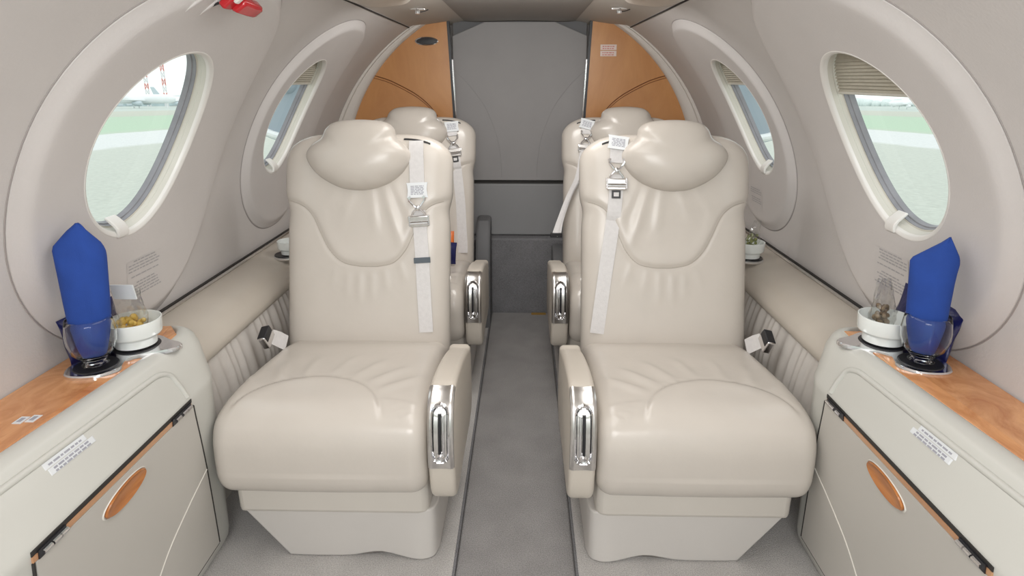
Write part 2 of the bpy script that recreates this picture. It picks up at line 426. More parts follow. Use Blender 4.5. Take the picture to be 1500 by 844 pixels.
# ------------------------------------------------------------------ rear: partitions, grey panel, riser
PY = 3.20
for side, nm in ((-1, 'left'), (1, 'right')):
    root = thing('wood_partition', 'orange veneered bulkhead partition with curved edge behind the rear %s seat' % nm, 'partition', (side*.62, PY, 0))
    xin0, xin1 = (.335, .358)
    pts = []
    rr = .907
    ph1 = 64; ph0 = -43
    arc = [(rr*cos(R(p)), .736+rr*sin(R(p))) for p in [ph0+(ph1-ph0)*i/40 for i in range(41)]]
    arc = [(x, min(z, 1.545)) for x, z in arc]
    pts = [(xin0, 0)]+arc+[(xin1, 1.545), (xin0, 1.07)]
    def slab(P, y0, y1):
        m = MB(); n = len(P)
        m.add([(x, y0, z) for x, z in P]+[(x, y1, z) for x, z in P], [tuple(range(n)), tuple(range(2*n-1, n-1, -1))]+[(i, n+i, n+(i+1) % n, (i+1) % n) for i in range(n)])
        return m
    m = slab(pts, 0, .03).xf(lambda p: Vector((side*p.x-side*.62, p.y, p.z))); m.build('veneer_board', WOOD_P, root, smooth=False)
    # pale ring between board and lining
    rows = []
    for p in [-40+102*i/60 for i in range(61)]:
        a = R(p); c_, s_ = cos(a), sin(a)
        ib = Vector((.900*c_, .736+.900*s_)); ob = Vector((.999*c_, ZC+.999*s_))
        rows.append([(side*(ib.x+(ob.x-ib.x)*f)-side*.62, y, ib.y+(ob.y-ib.y)*f) for f, y in ((0, -.003), (.08, -.016), (.3, -.026), (.72, -.030), (.78, -.040), (1, -.042), (1, .03), (0, .03))])
    MB().grid(rows, closeu=True, cap0=True, cap1=True).build('edge_trim', TRIMRING_M, root)
    # dark edge strip + chrome strip on the doorway side
    m = MB(); zz = [(0, xin0), (1.07, xin0), (1.545, xin1)]
    rows = [[(side*(x-.62+d), y, z) for d, y in ((-.008, -.004), (.004, -.004), (.004, .034), (-.008, .034))] for z, x in zz]
    m.grid(rows, closeu=True, cap0=True, cap1=True).build('edge_strip', BLACK, root, smooth=False)
    m = MB(); rows = [[(side*(x-.62+d), y, z) for d, y in ((-.014, .0), (-.008, .0), (-.008, .03), (-.014, .03))] for z, x in ((1.05, .3355), (1.34, .3475))]
    m.grid(rows, closeu=True, cap0=True, cap1=True).build('chrome_strip', CHROME, root, smooth=False)
    # inlaid double line
    for off in (0, .012):
        pl = [(side*(x-.62), -.0005, z-off) for x, z in catmull([(.83, 1.280), (.765, 1.268), (.70, 1.252), (.635, 1.228), (.53, 1.172), (.46, 1.115), (.42, 1.06)], 30)]
        MB().tube(pl, .0028 if off == 0 else .0018, 6).build('inlay_line', INLAY_M, root)
    if side < 0:
        em = thing('oval_emblem', 'dark oval plate with chrome rim on the left wood bulkhead', 'emblem', (-.463, PY-.001, 1.428))
        rows = [[(sx*cos(2*PI*q/40), y, sz*sin(2*PI*q/40)) for q in range(40)] for sx, sz, y in ((.058, .021, 0), (.058, .021, -.004), (.053, .017, -.006), (.050, .0145, -.003))]
        MB().grid(rows, closeu=True, cap1=False).build('chrome_rim', CHROME, em)
        rows = [[(sx*cos(2*PI*q/40), y, sz*sin(2*PI*q/40)) for q in range(40)] for sx, sz, y in ((.0515, .0155, 0), (.0515, .0155, -.0035), (.02, .006, -.0045))]
        MB().grid(rows, closeu=True, cap1=True).build('dark_plate', BLACK, em)
    else:
        for k in range(2):
            pc = thing('placard', '%s of the two small pink printed placards on right wood bulkhead' % ('upper' if k == 0 else 'lower'), 'placard', (.443, PY-.001, 1.398-.030*k), 'bulkhead placards')
            MB().box(-.040, .040, -.0015, 0, -.013, .013).build('plate', PINK_M, pc, smooth=False)
            m = MB()
            for li in range(2):
                x = -.030
                while x < .028:
                    w_ = random.uniform(.006, .016); m.box(x, min(x+w_, .032), -.002, -.0014, .004-.010*li-.002, .004-.010*li+.002); x += w_+.003
            m.build('print', RED_PRINT, pc, smooth=False)

GY = 3.30
root = thing('rear_panel', 'grey cloth panel with clipped upper corners closing the aisle end', 'panel', (.0, GY, 0))
P = [(-.345, .712), (.345, .712), (.345, 1.46), (.18, 1.528), (-.18, 1.528), (-.345, 1.46)]
def slab2(P, y0, y1):
    m = MB(); n = len(P)
    m.add([(x, y0, z) for x, z in P]+[(x, y1, z) for x, z in P], [tuple(range(n)), tuple(range(2*n-1, n-1, -1))]+[(i, n+i, n+(i+1) % n, (i+1) % n) for i in range(n)])
    return m
slab2(P, 0, .03).build('upper_panel', GREYP_M, root, bevel=.004)
slab2([(-.345, .405), (.345, .405), (.345, .692), (-.345, .692)], .004, .034).build('lower_panel', GREYL_M, root, bevel=.008)
MB().box(-.345, .345, .02, .05, .68, .72).build('panel_gap', DARK, root, smooth=False)
for s_ in (-1, 1):
    pl = [(s_*x, -.0002, z) for x, z in catmull([(.335, 1.285), (.26, 1.21), (.18, 1.10), (.12, .95), (.098, .82), (.095, .73)], 30)]
    MB().tube(pl, .0016, 6).build('seam_line', mat('seam_grey', (.30, .29, .29), .7), root)
o = MB().box(-.99, .99, 3.42, 3.46, 0, 1.56).build('wall_back', GREYP_M, smooth=False); structure(o)
o = MB().box(-.345, .345, GY+.035, GY+.045, .9, 1.56).build('wall_back', GREYA_M, smooth=False); structure(o)
o = MB().box(-.36, .36, 3.235, 3.33, -.06, .402).build('floor', CARPET_R, bevel=.01); structure(o); o.name = 'trim_5'
# grey rounded pads beside the doorway
for side in (-1, 1):
    rows = []
    for x, r_ in ((-.035, .0), (-.03, .012), (-.015, .02), (.015, .02), (.03, .012), (.035, 0)):
        rows.append([(x, y, z) for y, z in [(.02-r_*0, 0)]+[(-.10+.12*cos(a)*0, 0) for a in (0,)]])
    pad = MB(); N = 24
    prof = [(0, 0)]+[(-.13+.0*i, 0) for i in ()]
    loop = [(.10, 0), (.10, .50)]+[(.06+.04*cos(a), .50+.05*sin(a)) for a in [PI/2*i/6 for i in range(1, 7)]]+[(-.02, .54), (-.07, .48), (-.11, .36), (-.13, .2), (-.14, 0)]
    rows = []
    for x, ins in ((-.036, .02), (-.030, .006), (-.02, 0), (.02, 0), (.030, .006), (.036, .02)):
        rows.append([(x, y*(1-ins*2), z*(1-ins)) for y, z in loop])
    o = pad.grid(rows, closeu=True, cap0=True, cap1=True).xf(lambda p: Vector((p.x+(-.181 if side < 0 else .212), p.y+3.09, p.z*(1 if side < 0 else .72)))).build('side_pad', GREYA_M)
    tag(o, 'dark grey rounded pad behind the rear %s seat beside the doorway' % ('left' if side < 0 else 'right'), 'pad')

# ------------------------------------------------------------------ side ledges with pleated cloth
for side, nm in ((-1, 'left'), (1, 'right')):
    root = thing('side_ledge', 'long padded cream arm ledge along the %s wall above pleated cloth' % nm, 'ledge', (side*.9, 2.3, .5))
    prof = [(1.005, .45), (1.005, .604), (.985, .612), (.95, .616), (.90, .612), (.855, .598), (.822, .575), (.806, .550), (.803, .530), (.812, .518), (.86, .512), (.90, .45)]
    ys = [1.445, 1.5, 1.7, 2.0, 2.4, 2.8, 3.1, 3.17]
    rows = [[(side*(x-.9), y-2.3, z-.5) for x, z in prof] for y in ys]
    MB().grid(rows, closeu=True, cap0=True, cap1=True).build('ledge_pad', LEDGE_M, root, ang=50)
    MB().tube([(side*.082, y-2.3, .1185) for y in ys], .006, 8).build('wall_bead', DARK, root)
    MB().tube([(side*.068, y-2.3, .1185) for y in ys], .005, 8).build('wall_channel', STEEL, root)
    rows = []
    ny = 420
    for i in range(ny+1):
        y = 1.43+1.71*i/ny
        ph = y*2*PI/.043+sin(y*31)*1.6+1.4*sin(y*13)
        w_ = .0030*sin(ph)-.0015*abs(sin(ph*.5))+.0025*sin(ph*.37+1)
        rows.append([(side*(x+w_*f-.9), y+tilt-2.3, z-.5) for x, z, f, tilt in ((.822, .522, .5, 0), (.815, .49, 1, .004), (.806, .44, 1.1, .010), (.800, .38, 1, .018), (.80, .32, .7, .024), (.81, .25, .3, .03))])
    MB().grid(rows).build('pleated_cloth', PLEAT_M, root, ang=0)
    MB().box(side*-.02 if side > 0 else .02-.10, (side*-.02 if side > 0 else .02-.10)+.10, -.86, .84, -.5, -.26).xf(lambda p: p).build('lower_board', PLASTIC, root, smooth=False)

# ------------------------------------------------------------------ side consoles
def console(side):
    nm = 'left' if side < 0 else 'right'
    cx = side*.88
    root = thing('side_console', 'cream console with stowed table and wood handle along the near %s wall' % nm, 'console', (cx, .9, 0))
    off = -.026 if side < 0 else .026
    def L(x, y, z): return (side*x-cx, y-.9, z)
    prof = [(.998, 0), (.998, .612), (.852, .612), (.850, .640), (.842, .6445), (.828, .6445), (.815, .640), (.806, .632), (.800, .620), (.7925, .612), (.772, .575), (.757, .548), (.749, .535), (.745, .527), (.746, .514), (.749, .48), (.757, .36), (.768, .20), (.778, .055), (.784, .030), (.80, 0)]
    pts = [Vector((x, z)) for x, z in prof]
    rows = []
    YE = 1.462+off*.5
    st = [(y, None) for y in (.15, .5, .9, 1.1, 1.25, 1.32)]+[(None, PI/2*i/10) for i in range(11)]
    def skew(x, y, z): return x-.06*(y-.9)*max(0, min(1, (z-.53)/.09))
    for yy, a in st:
        row = []
        for i, (x, z) in enumerate(prof):
            r_ = .03+.075*max(0, min(1, z/.5))
            y = yy if a is None else YE-r_+r_*sin(a)-(.0 if z > .3 else 0)
            ins = 0 if a is None else r_*(1-cos(a))*.85
            iz = 0 if a is None else .016*(1-cos(a))**2
            if 1 < i < 20: x = min(skew(x, y, z)+ins, .99)
            elif i == 20: x += ins
            if 0 < i < 14: z -= iz
            row.append(L(x, y, z))
        rows.append(row)
    MB().grid(rows, closeu=True, cap0=True, cap1=True).build('console_body', CONSOLE_M, root, ang=50)
    # veneered top
    m = MB(); loop = []
    P = [(skew(.851, .15, .64), .15), (skew(.851, .9, .64), .9), (skew(.851, 1.25, .64), 1.25), (.822, 1.31+off), (.812, 1.35+off), (.818, 1.40+off), (.86, 1.425), (.97, 1.43), (.995, 1.40), (.997, .15)]
    nP = len(P)
    m.add([L(x, y, .600) for x, y in P]+[L(x, y, .6405 if i < 3 or i > 6 else .6455) for i, (x, y) in enumerate(P)], [tuple(range(nP)), tuple(range(2*nP-1, nP-1, -1))]+[(i, nP+i, nP+(i+1) % nP, (i+1) % nP) for i in range(nP)])
    m.build('veneer_top', WOOD_T, root, bevel=.0015, smooth=False)
    # raised border running along the slope and turning down at its rear end
    def SL(t, y, o_=0):
        x = .798+(.751-.798)*t; z = .618+(.537-.618)*t
        return L(skew(x, y, z)-.86*o_, y, z+.5*o_)
    path = [(.03, .2), (.03, .6), (.03, 1.0), (.03, 1.20)]+[(.03+.34*(1-cos(a)), 1.225+off+.055*sin(a)) for a in [PI/2*i/6 for i in range(7)]]+[(.7, 1.288+off), (1.02, 1.292+off)]
    pl = [SL(t, y, 0) for t, y in path]
    MB().tube(pl, .0065, 10).build('raised_border', CONSOLE_M, root)
    # door face: bilinear on profile below the slit
    def face(y, z, out=0):
        x = lin(z, [(.03, .784), (.055, .778), (.20, .768), (.36, .757), (.48, .749), (.514, .746), (.527, .745)])-out
        return L(x, y, z)
    zr = [(.507, 1.300+off), (.40, 1.324+off), (.31, 1.342+off), (.20, 1.360+off), (.06, 1.382+off)]
    def rear(z): return lin(z, sorted(zr))
    N = 14
    zs = [.060+.447*i/N for i in range(N+1)]
    rows = []
    for z in zs:
        y1 = rear(z); rows.append([face(.80+(y1-.80)*j/8, z, .0045) for j in range(9)])
    m = MB().grid(rows)
    rim = [face(.80+(rear(zs[0])-.80)*j/8, zs[0], .0045) for j in range(9)]+[face(rear(z), z, .0045) for z in zs[1:]]+[face(rear(zs[-1])+(.80-rear(zs[-1]))*j/8, zs[-1], .0045) for j in range(1, 9)]+[face(.80, z, .0045) for z in zs[-2:0:-1]]
    rim2 = [(p[0]+side*.006, p[1], p[2]) for p in rim]
    m.grid([rim, rim2], closeu=True)
    door = m.build('drop_door', DOOR_M, root, ang=40)
    # dark reveal gap around the door, rear and bottom
    g = [face(rear(z)+.003, z, .0010) for z in zs]
    MB().tube(g, .0042, 6).build('door_gap', DARK, root)
    MB().tube([face(.80+(rear(.06)-.797)*j/8, .056, .0005) for j in range(9)], .003, 6).build('door_gap', DARK, root)
    MB().tube([face(.797, z, .0005) for z in zs], .003, 6).build('door_gap', DARK, root)
    # pale curved decorative line on the door
    pl = catmull([(1.342+off, .310), (1.31+off, .297), (1.258+off, .275), (1.17+off, .230), (1.11+off, .180), (1.06+off, .13), (1.03+off, .07)], 30)
    MB().tube([face(y, z, .0045) for y, z in pl], .0018, 6).build('piping', PIPE_M, door)
    # oval wood handle, dished
    rows = []
    for f, dpt in ((1.0, .004), (1.02, .008), (.97, .0105), (.88, .0095), (.6, .0065), (.3, .0056), (.02, .0055)):
        rows.append([face(1.044+off+.062*f*cos(2*PI*q/48), .470+.021*f*sin(2*PI*q/48)+.005*cos(2*PI*q/48)*f, dpt) for q in range(48)])
    MB().grid(rows, closeu=True, cap1=True).build('handle', WOOD_H, door)
    rows = []
    for f, dpt in ((1.01, .0045), (1.06, .0065), (1.10, .0045)):
        rows.append([face(1.044+off+.062*f*cos(2*PI*q/48), .470+.021*f*sin(2*PI*q/48)+.005*cos(2*PI*q/48)*f, dpt) for q in range(48)])
    MB().grid(rows, closeu=True).build('handle_rim', PIPE_M, door)
    # stowed table edge showing in the slit, with hinges
    m = MB(); rows = []
    for y in (.795, 1.295+off):
        rows.append([face(y, z, o_) for z, o_ in ((.508, 0), (.508, .0035), (.519, .0035), (.519, 0))])
    m.grid(rows, closeu=True, cap0=True, cap1=True).build('table_edge', WOOD_S, root, smooth=False)
    rows = []
    for y in (.795, 1.299+off):
        rows.append([face(y, z, o_) for z, o_ in ((.519, 0), (.519, .0020), (.528, .0020), (.528, 0))])
    MB().grid(rows, closeu=True, cap0=True, cap1=True).build('slit_gap', DARK, root, smooth=False)
    for ya, yb in ((.805, .865), (1.215+off, 1.290+off)):
        h = MB()
        rows = [[face(y, z, o_) for z, o_ in ((.507, .0), (.507, .0055), (.523, .0055), (.523, 0))] for y in (ya, yb)]
        hb = h.grid(rows, closeu=True, cap0=True, cap1=True).build('hinge', BLACK, root, smooth=False)
        for t in (.25, .6, .85):
            y = ya+(yb-ya)*t
            c_ = Vector(face(y, .515, .0075))
            MB().tube([c_+Vector((0, -.009, 0)), c_+Vector((0, .009, 0))], .004, 8).build('hinge_pin', CHROME, hb)
    # chrome twin-well tray let into the veneer
    out = catmull([(.905, 1.168), (.862, 1.176), (.838, 1.212), (.846, 1.248), (.838, 1.270), (.815, 1.288), (.785, 1.305), (.768, 1.325), (.775, 1.345), (.81, 1.362), (.85, 1.386), (.89, 1.384), (.925, 1.360), (.934, 1.32), (.928, 1.28), (.945, 1.25), (.948, 1.21), (.935, 1.18)], 100, True)
    out = [(x, y+off) for x, y in out]
    tc = (.875, 1.275+off)
    rows = []
    for f, z in ((1.0, .640), (1.0, .6465), (.98, .6495), (.95, .6495)):
        rows.append([L(tc[0]+(x-tc[0])*f, tc[1]+(y-tc[1])*f, z) for x, y in out])
    m = MB().grid(rows, closeu=True, cap1=True)
    tray = m.build('cup_tray', CHROME, root, ang=30)
    for (x, y, r_) in ((.894, 1.2225+off, .044), (.868, 1.325+off, .050)):
        c_ = L(x, y, 0)
        MB().lathe([(r_, .6492), (r_-.002, .6512), (0, .6508)], (c_[0], c_[1], 0), 40).build('cup_well', BLACK, tray)
    # placards on the slope and on the veneer
    n_ = Vector((-(.62-.535), 0, (.800-.749))).normalized()
    for k in range(2):
        pl = MB(); t0 = .08+.15*k
        def S(t, y, o_=0):
            x = .797+(.752-.797)*t; z = .617+(.540-.617)*t
            return L(skew(x, y, z)-.86*o_, y, z+.5*o_)
        ya = .928+off*1.2+.004*k; yb = 1.028+off*1.2+(.012 if k else 0)
        rows = [[S(t0, y, o_), S(t0+.138, y, o_)] for y, o_ in ((ya, .0003), (ya+.003, .0014), (yb-.003, .0014), (yb, .0003))]
        p = MB().grid(rows).build('placard', TAG_M, root, smooth=False)
        m = MB()
        for li in range(1 if k == 0 else 2):
            y = ya+.012
            while y < yb-.014:
                w_ = random.uniform(.005, .014); w_ = min(w_, yb-.01-y)
                ta = t0+(.06 if k == 0 else .025+.068*li); 
                m.grid([[S(ta, y, .0018), S(ta+.04, y, .0018)], [S(ta, y+w_, .0018), S(ta+.04, y+w_, .0018)]]); y += w_+.0025
        m.build('print', PRINT_M, p, smooth=False)
    for k in range(2):
        st = MB().box(-.008, .008, -.012, .012, 0, .001).xf(lambda p: Vector(L(.875+.019*k, 1.022+off-.006*k, .6408))+p).build('switch_label', TAG_M, root, smooth=False)
        MB().box(-.004, .004, -.007, .007, .001, .0014).xf(lambda p: Vector(L(.875+.019*k, 1.022+off-.006*k, .6408))+p).build('print', PRINT_M, st, smooth=False)
    return root
console(-1); console(1)

# ------------------------------------------------------------------ seats
BK_Y, BK_Z, BK_A = .577, .365, R(13)
EY, EZ = sin(BK_A), cos(BK_A)
HB = .722
def back_frame(lx, h, d):
    """lateral, height along the recline, depth forward -> seat-local point"""
    return Vector((lx, BK_Y+h*EY-d*EZ, BK_Z+h*EZ+d*EY))
SEAM = [(0, .292), (.15, .294), (.32, .307), (.46, .345), (.56, .398), (.66, .452), (.80, .490), (1.0, .507)]
SEAM_T = catmull([(-a, b) for a, b in SEAM[:0:-1]]+SEAM, 241)
def seam_h(p): return lin((p-.05)/.95 if p > .05 else (p-.05)/1.05, SEAM_T)
def back_disp(p, h, lx):
    seam = seam_h(p)
    sl = (seam_h(p+.02)-seam_h(p-.02))/(.04*.266)
    d = (h-seam)/math.sqrt(1+sl*sl)
    f = .0042*sstep(-.005, .016, d)
    f += .0015*gauss(d-.025, .025)
    f -= .0030*gauss(d+.001, .0055)
    # wings of the lower pad
    f += .003*gauss(abs(p)-.8, .22)*(1-sstep(.34, .46, h))*sstep(.02, .15, h)
    # gathers below the seam
    for (x0, h0, x1, h1, a) in [(-.055, .275, -.060, .19, .0018), (-.018, .273, -.020, .175, .0026), (.022, .275, .022, .18, .0020), (.062, .283, .070, .21, .0015), (-.095, .290, -.110, .22, .0011), (.11, .31, .13, .24, .0012)]:
        f += crease(lx, h, (x0, h0), (x1, h1), .011, a)
    # gathers under the headrest
    for (x0, h0, x1, h1, a) in [(-.03, .57, -.075, .43, .0018), (.015, .57, .035, .40, .0028), (.055, .57, .115, .36, .0048), (.085, .58, .15, .44, .0026), (-.075, .58, -.14, .46, .0014)]:
        f += crease(lx, h, (x0, h0), (x1, h1), .016, a)
    return f
def back_width(h): return .266+.008*sstep(.45, .54, h)-.005*gauss(h-.47, .035)
def back_top(p): return HB-.092*(1-math.sqrt(max(0, 1-max(0, (abs(p)-.42)/.58)**2.4)))
def back_front(p, h):
    lx = p*back_width(h)
    q = h/back_top(p)
    E = ((1-abs(p)**7)*(1-max(0, 2*q-1)**12)*(1-max(0, 1-2*q)**14))
    E = max(0, E)**.42
    return lx, h, .066*E+back_disp(p, h, lx)*min(1, E*1.2)
def backrest_mesh(sign):
    rows = []
    NP, NH = 120, 170
    ps = [sin(PI/2*(-1+2*j/NP)) for j in range(NP+1)]
    rows = []
    for i in range(NH+1):
        u = i/NH; qq = .5-.5*cos(PI*u) if u < .5 else .5-.5*cos(PI*u)
        qq = .35*qq+.65*u
        row = []
        for p in ps:
            h = qq*back_top(p); lx, h, d = back_front(p, h)
            row.append(back_frame(lx, h, d))
        for p in ps[-2:0:-1]:
            h = qq*back_top(p); lx = p*back_width(h)
            E = max(0, (1-abs(p)**6)*(1-max(0, 2*qq-1)**9))**.42
            row.append(back_frame(lx, h, -.105*E))
        rows.append(row)
    m = MB().grid(rows, closeu=True, cap0=True, cap1=True)
    return m if sign > 0 else m.mirror()
HEAD = [(-.158, .000), (-.140, .030), (-.112, .050), (-.098, .078), (-.070, .097), (-.02, .104), (.03, .104), (.078, .098), (.104, .080), (.112, .054), (.140, .030), (.158, -.002), (.140, -.045), (.098, -.082), (.045, -.102), (-.005, -.106), (-.055, -.098), (-.11, -.070), (-.145, -.035)]
def headrest_mesh(sign):
    ol = catmull(HEAD, 96, True)
    rows = []
    def ht(rho): return max(0, 1-rho**3.2)**.5
    for rho in (1.0, .985, .95, .9, .82, .7, .55, .4, .25, .1, .01):
        row = []
        for (x, y) in ol:
            xx, yy = x*rho, y*rho
            d = .074*ht(rho)
            a = math.atan2(y, x)
            d += .0016*sin(a*11)*gauss(rho-.86, .10)
            if rho > .93: pass
            row.append(back_frame(xx*1.07-.020, .648+yy*1.08, .060+d))
        rows.append(row)
    m = MB().grid(rows, closeu=True, cap1=True)
    rows = []
    for rho in (1.0, .96, .85, .6, .3, .01):
        rows.append([back_frame(x*rho*1.07-.020, .648+y*rho*1.08, .060-.055*ht(rho)) for x, y in ol])
    m.grid(rows, closeu=True, cap1=True)
    return m if sign > 0 else m.mirror()
CUSH = [(.60, .395), (.50, .430), (.38, .447), (.26, .457), (.15, .461), (.080, .453), (.034, .430), (.012, .385), (.008, .325), (.014, .270), (.035, .238), (.075, .226), (.15, .222), (.30, .222), (.45, .225), (.58, .25), (.62, .32)]
def cushion_mesh(sign):
    loop = catmull(CUSH, 150, True)
    n = len(loop)
    nr = []
    for i in range(n):
        a = loop[i-1]; b = loop[(i+1) % n]
        t = Vector((b[0]-a[0], b[1]-a[1])).normalized(); nr.append(Vector((-t.y, t.x)))
    if nr[20].y < 0: nr = [-v for v in nr]
    hw = .259; r_ = .042
    stations = [(-hw+r_*(1-cos(a)), r_*(1-sin(a))) for a in [PI/2*i/8 for i in range(9)]]
    stations += [(-hw+r_+(2*(hw-r_))*i/70, 0) for i in range(1, 70)]
    stations += [(-s[0], s[1]) for s in stations[8::-1]]
    rows = []
    for x, ins in stations:
        row = []
        for (P, N_) in zip(loop, nr):
            y, z = P[0]-N_.x*ins, P[1]-N_.y*ins
            d = 0
            # widen towards the front
            xx = x*(1.0+.035*(1-sstep(.02, .45, y)))+.004
            if z > .30:
                # arch seam on the top
                ex, ey = (xx+.035)/(.195), (y-.02)/(.190)
                rr = math.hypot(ex, ey)
                top = sstep(.0, .06, y)
                e = (rr-1)*.2
                if ey > -.2:
                    d += top*sstep(.02, .10, y)*(.006*(1-sstep(-.012, .012, e)) - .0055*gauss(e, .006))
                    d += top*sstep(.02, .10, y)*.004*gauss(e+.03, .03)
                # radiating gathers outside the arch
                for ang, a0 in ((66, .0050), (84, .0035), (104, .0030), (122, .0040), (140, .0035), (50, .0065), (36, .0060)):
                    ca, sa = cos(R(ang)), sin(R(ang))
                    d += crease(xx, y, (-.035+.195*ca*1.08, .02+.19*sa*1.08), (-.035+.195*ca*1.08+.10*ca+.02, .02+.19*sa*1.08+.14*sa), .015, a0)
                # creases at the aisle-side front corner
                for q in range(4):
                    d += crease(xx, y, (.15+.02*q, .10-.018*q), (.245, .085-.018*q+.01*q), .006, .0035)
                d += .003*gauss(xx, .16)*top
            else:
                d += .003*gauss(xx, .2)*(1-sstep(.05, .12, y))
            if ins > .045: d *= .2
            row.append((xx, y+N_.x*d, z+N_.y*d))
        rows.append(row)
    m = MB().grid(rows, closeu=True, cap0=True, cap1=True)
    return m if sign > 0 else m.mirror()
ARM = [(.50, .21), (.50, .415), (.45, .440), (.36, .468), (.25, .494), (.16, .508), (.09, .510), (.048, .492), (.025, .455), (.016, .41), (.014, .36), (.018, .31), (.026, .265), (.040, .228), (.062, .208), (.10, .20), (.25, .20)]
ARM_FRONT = None
def arm_loop(n=110):
    # straight back edge, smooth nose
    return catmull(ARM, n, True)
def arm_mesh(sign, x0=.276, x1=.342, r_=.014):
    loop = arm_loop(); n = len(loop); nr = []
    for i in range(n):
        a = loop[i-1]; b = loop[(i+1) % n]; t = Vector((b[0]-a[0], b[1]-a[1])).normalized(); nr.append(Vector((-t.y, t.x)))
    cen = Vector((.26, .35))
    nr = [v if (Vector(P)-cen).dot(v) > 0 else -v for P, v in zip(loop, nr)]
    st = [(x0+r_*(1-cos(a)), r_*(1-sin(a))) for a in [PI/2*i/5 for i in range(6)]]+[(x1-r_*(1-cos(a)), r_*(1-sin(a))) for a in [PI/2*i/5 for i in range(5, -1, -1)]]
    rows = [[(x, P[0]-N_.x*ins, P[1]-N_.y*ins) for P, N_ in zip(loop, nr)] for x, ins in st]
    m = MB().grid(rows, closeu=True, cap0=True, cap1=True)
    return m if sign > 0 else m.mirror()
def nose(n=60):
    """front of the arm from top to bottom, with outward normals"""
    P = catmull([(.36, .468), (.25, .494), (.16, .508), (.09, .510), (.048, .492), (.025, .455), (.016, .41), (.014, .36), (.018, .31), (.026, .265), (.040, .228)], n)
    out = []
    for i, p in enumerate(P):
        a = P[max(0, i-1)]; b = P[min(n-1, i+1)]; t = Vector((b[0]-a[0], b[1]-a[1])).normalized()
        out.append((Vector(p), Vector((t.y, -t.x)) if Vector((t.y, -t.x)).x < 0 else -Vector((t.y, -t.x))))
    return out
NOSE = nose(120)
def nose_at(z):
    b = min(NOSE[25:], key=lambda q: abs(q[0].y-z)); return b
def make_seat(sign, nm):
    root = bpy.data.objects.new('passenger_seat', None); COL.objects.link(root); root.empty_display_size = .1
    def S(m): return m if sign > 0 else m.mirror()
    back = backrest_mesh(sign).build('backrest', LEATHER, root, ang=0)
    # stitched seam
    pts_ = []
    for k in range(81):
        p = -.93+1.86*k/80; lx, h, d = back_front(p, seam_h(p)-.001); pts_.append(back_frame(lx, h, d+.0002))
    S(MB().tube(pts_, .0013, 6)).build('seam', STITCH_M, back)
    # dark slot the belt comes out of
    m = MB(); rows = []
    for t in [i/10 for i in range(11)]:
        lx = .122+.085*t; h = back_top(lx/.27)-.022; lx, h, d = back_front(lx/back_width(h), h)
        c_ = back_frame(lx, h, d-.002); rows.append([c_+Vector((0, a, b)) for a, b in ((-.006, -.002), (-.006, .0025), (.010, .0045), (.010, .0))])
    S(m.grid(rows, closeu=True, cap0=True, cap1=True)).build('belt_slot', BLACK, back, bevel=.001)
    headrest_mesh(sign).build('headrest', LEATHER, root, ang=60)
    cushion_mesh(sign).build('seat_cushion', LEATHER, root, ang=0)
    # rear shell
    # skirt under the cushion
    m = MB(); N = 40
    loop = [(-.232, .070), (.235, .070), (.258, .076), (.264, .095), (.264, .55), (-.238, .55), (-.238, .085)]
    rows = [[(x*f, y+dy, z) for x, y in loop] for z, f, dy in ((.142, 1, 0), (.16, 1, 0), (.225, 1.0, -.004), (.25, .99, .0))]
    S(m.grid(rows, closeu=True, cap0=True, cap1=True)).build('seat_skirt', PLASTIC, root, bevel=.012)
    # pedestal with arched lower edge and canted outer corner
    fp = [(-.228, .078), (-.10, .076), (.05, .076), (.20, .076), (.255, .080), (.275, .092), (.283, .12)]
    path = catmull(fp, 44)
    rows = []
    for k in range(9):
        t = k/8
        row = []
        for (x, y) in path:
            zt = .150-.008*gauss(x-.02, .10)*0
            zb = .002+.015*gauss(x-.125, .055)
            xl = x
            z = zb+(zt-zb)*t
            lo = -.228+.112*(1-(z/.15))
            if x < 0: xl = x*(lo/-.228)
            flare = -.004*(1-t)+.012*gauss(x-.24, .05)*(1-t)**1.2
            row.append((xl, y-flare+.010*(1-t)*(0), z))
        rows.append(row)
    # side and back return
    full = []
    for row in rows:
        a = row[0]; b = row[-1]
        full.append(row+[(b[0], .46, b[2]), (.24, .52, b[2]), (a[0]+.03, .52, a[2]), (a[0]+.02, .3, a[2])])
    S(MB().grid(full, closeu=True, cap0=True, cap1=True)).build('pedestal', PED_M, root, bevel=.008, ang=30)
    # armrest on the aisle side, chrome escutcheon, recline lever
    arm = arm_mesh(sign).build('armrest', PLASTIC_ARM, root)
    def np(z, x, o_):
        p, n_ = nose_at(z); return (x, p.x+n_.x*o_, p.y+n_.y*o_)
    xc = .309; zt, zb = .509, .322
    # plate: wraps the nose
    idx = [q for q in NOSE if zb <= q[0].y <= zt and q[0].x < .088]
    idx = idx[::1]
    out_rows = []
    for p, n_ in idx:
        out_rows.append([(xc+dx, p.x+n_.x*o_, p.y+n_.y*o_) for dx, o_ in ((-.0325, -.003), (-.0315, .002), (-.027, .005), (-.021, .0056), (-.016, .004), (.016, .004), (.021, .0056), (.027, .005), (.0315, .002), (.0325, -.003))])
    plate = S(MB().grid(out_rows, cap0=False)).build('chrome_plate', STEEL, arm)
    # racetrack bezel
    def track(rx, zc_, hz, n=48):
        out = []
        for q in range(n):
            a = 2*PI*q/n; x = rx*cos(a); s_ = sin(a)
            z = zc_+(hz-rx)*(1 if s_ > 0 else -1)+rx*s_ if abs(s_) > 1e-6 else zc_
            out.append((x, z))
        return out
    rows = []
    for rx, hz, o_ in ((.0235, .073, .004), (.0225, .072, .009), (.0195, .069, .011), (.0160, .065, .008), (.0152, .064, .0045)):
        rows.append([np(z, xc+x, o_) for x, z in track(rx, .412, hz)])
    S(MB().grid(rows, closeu=True)).build('bezel', CHROME, arm)
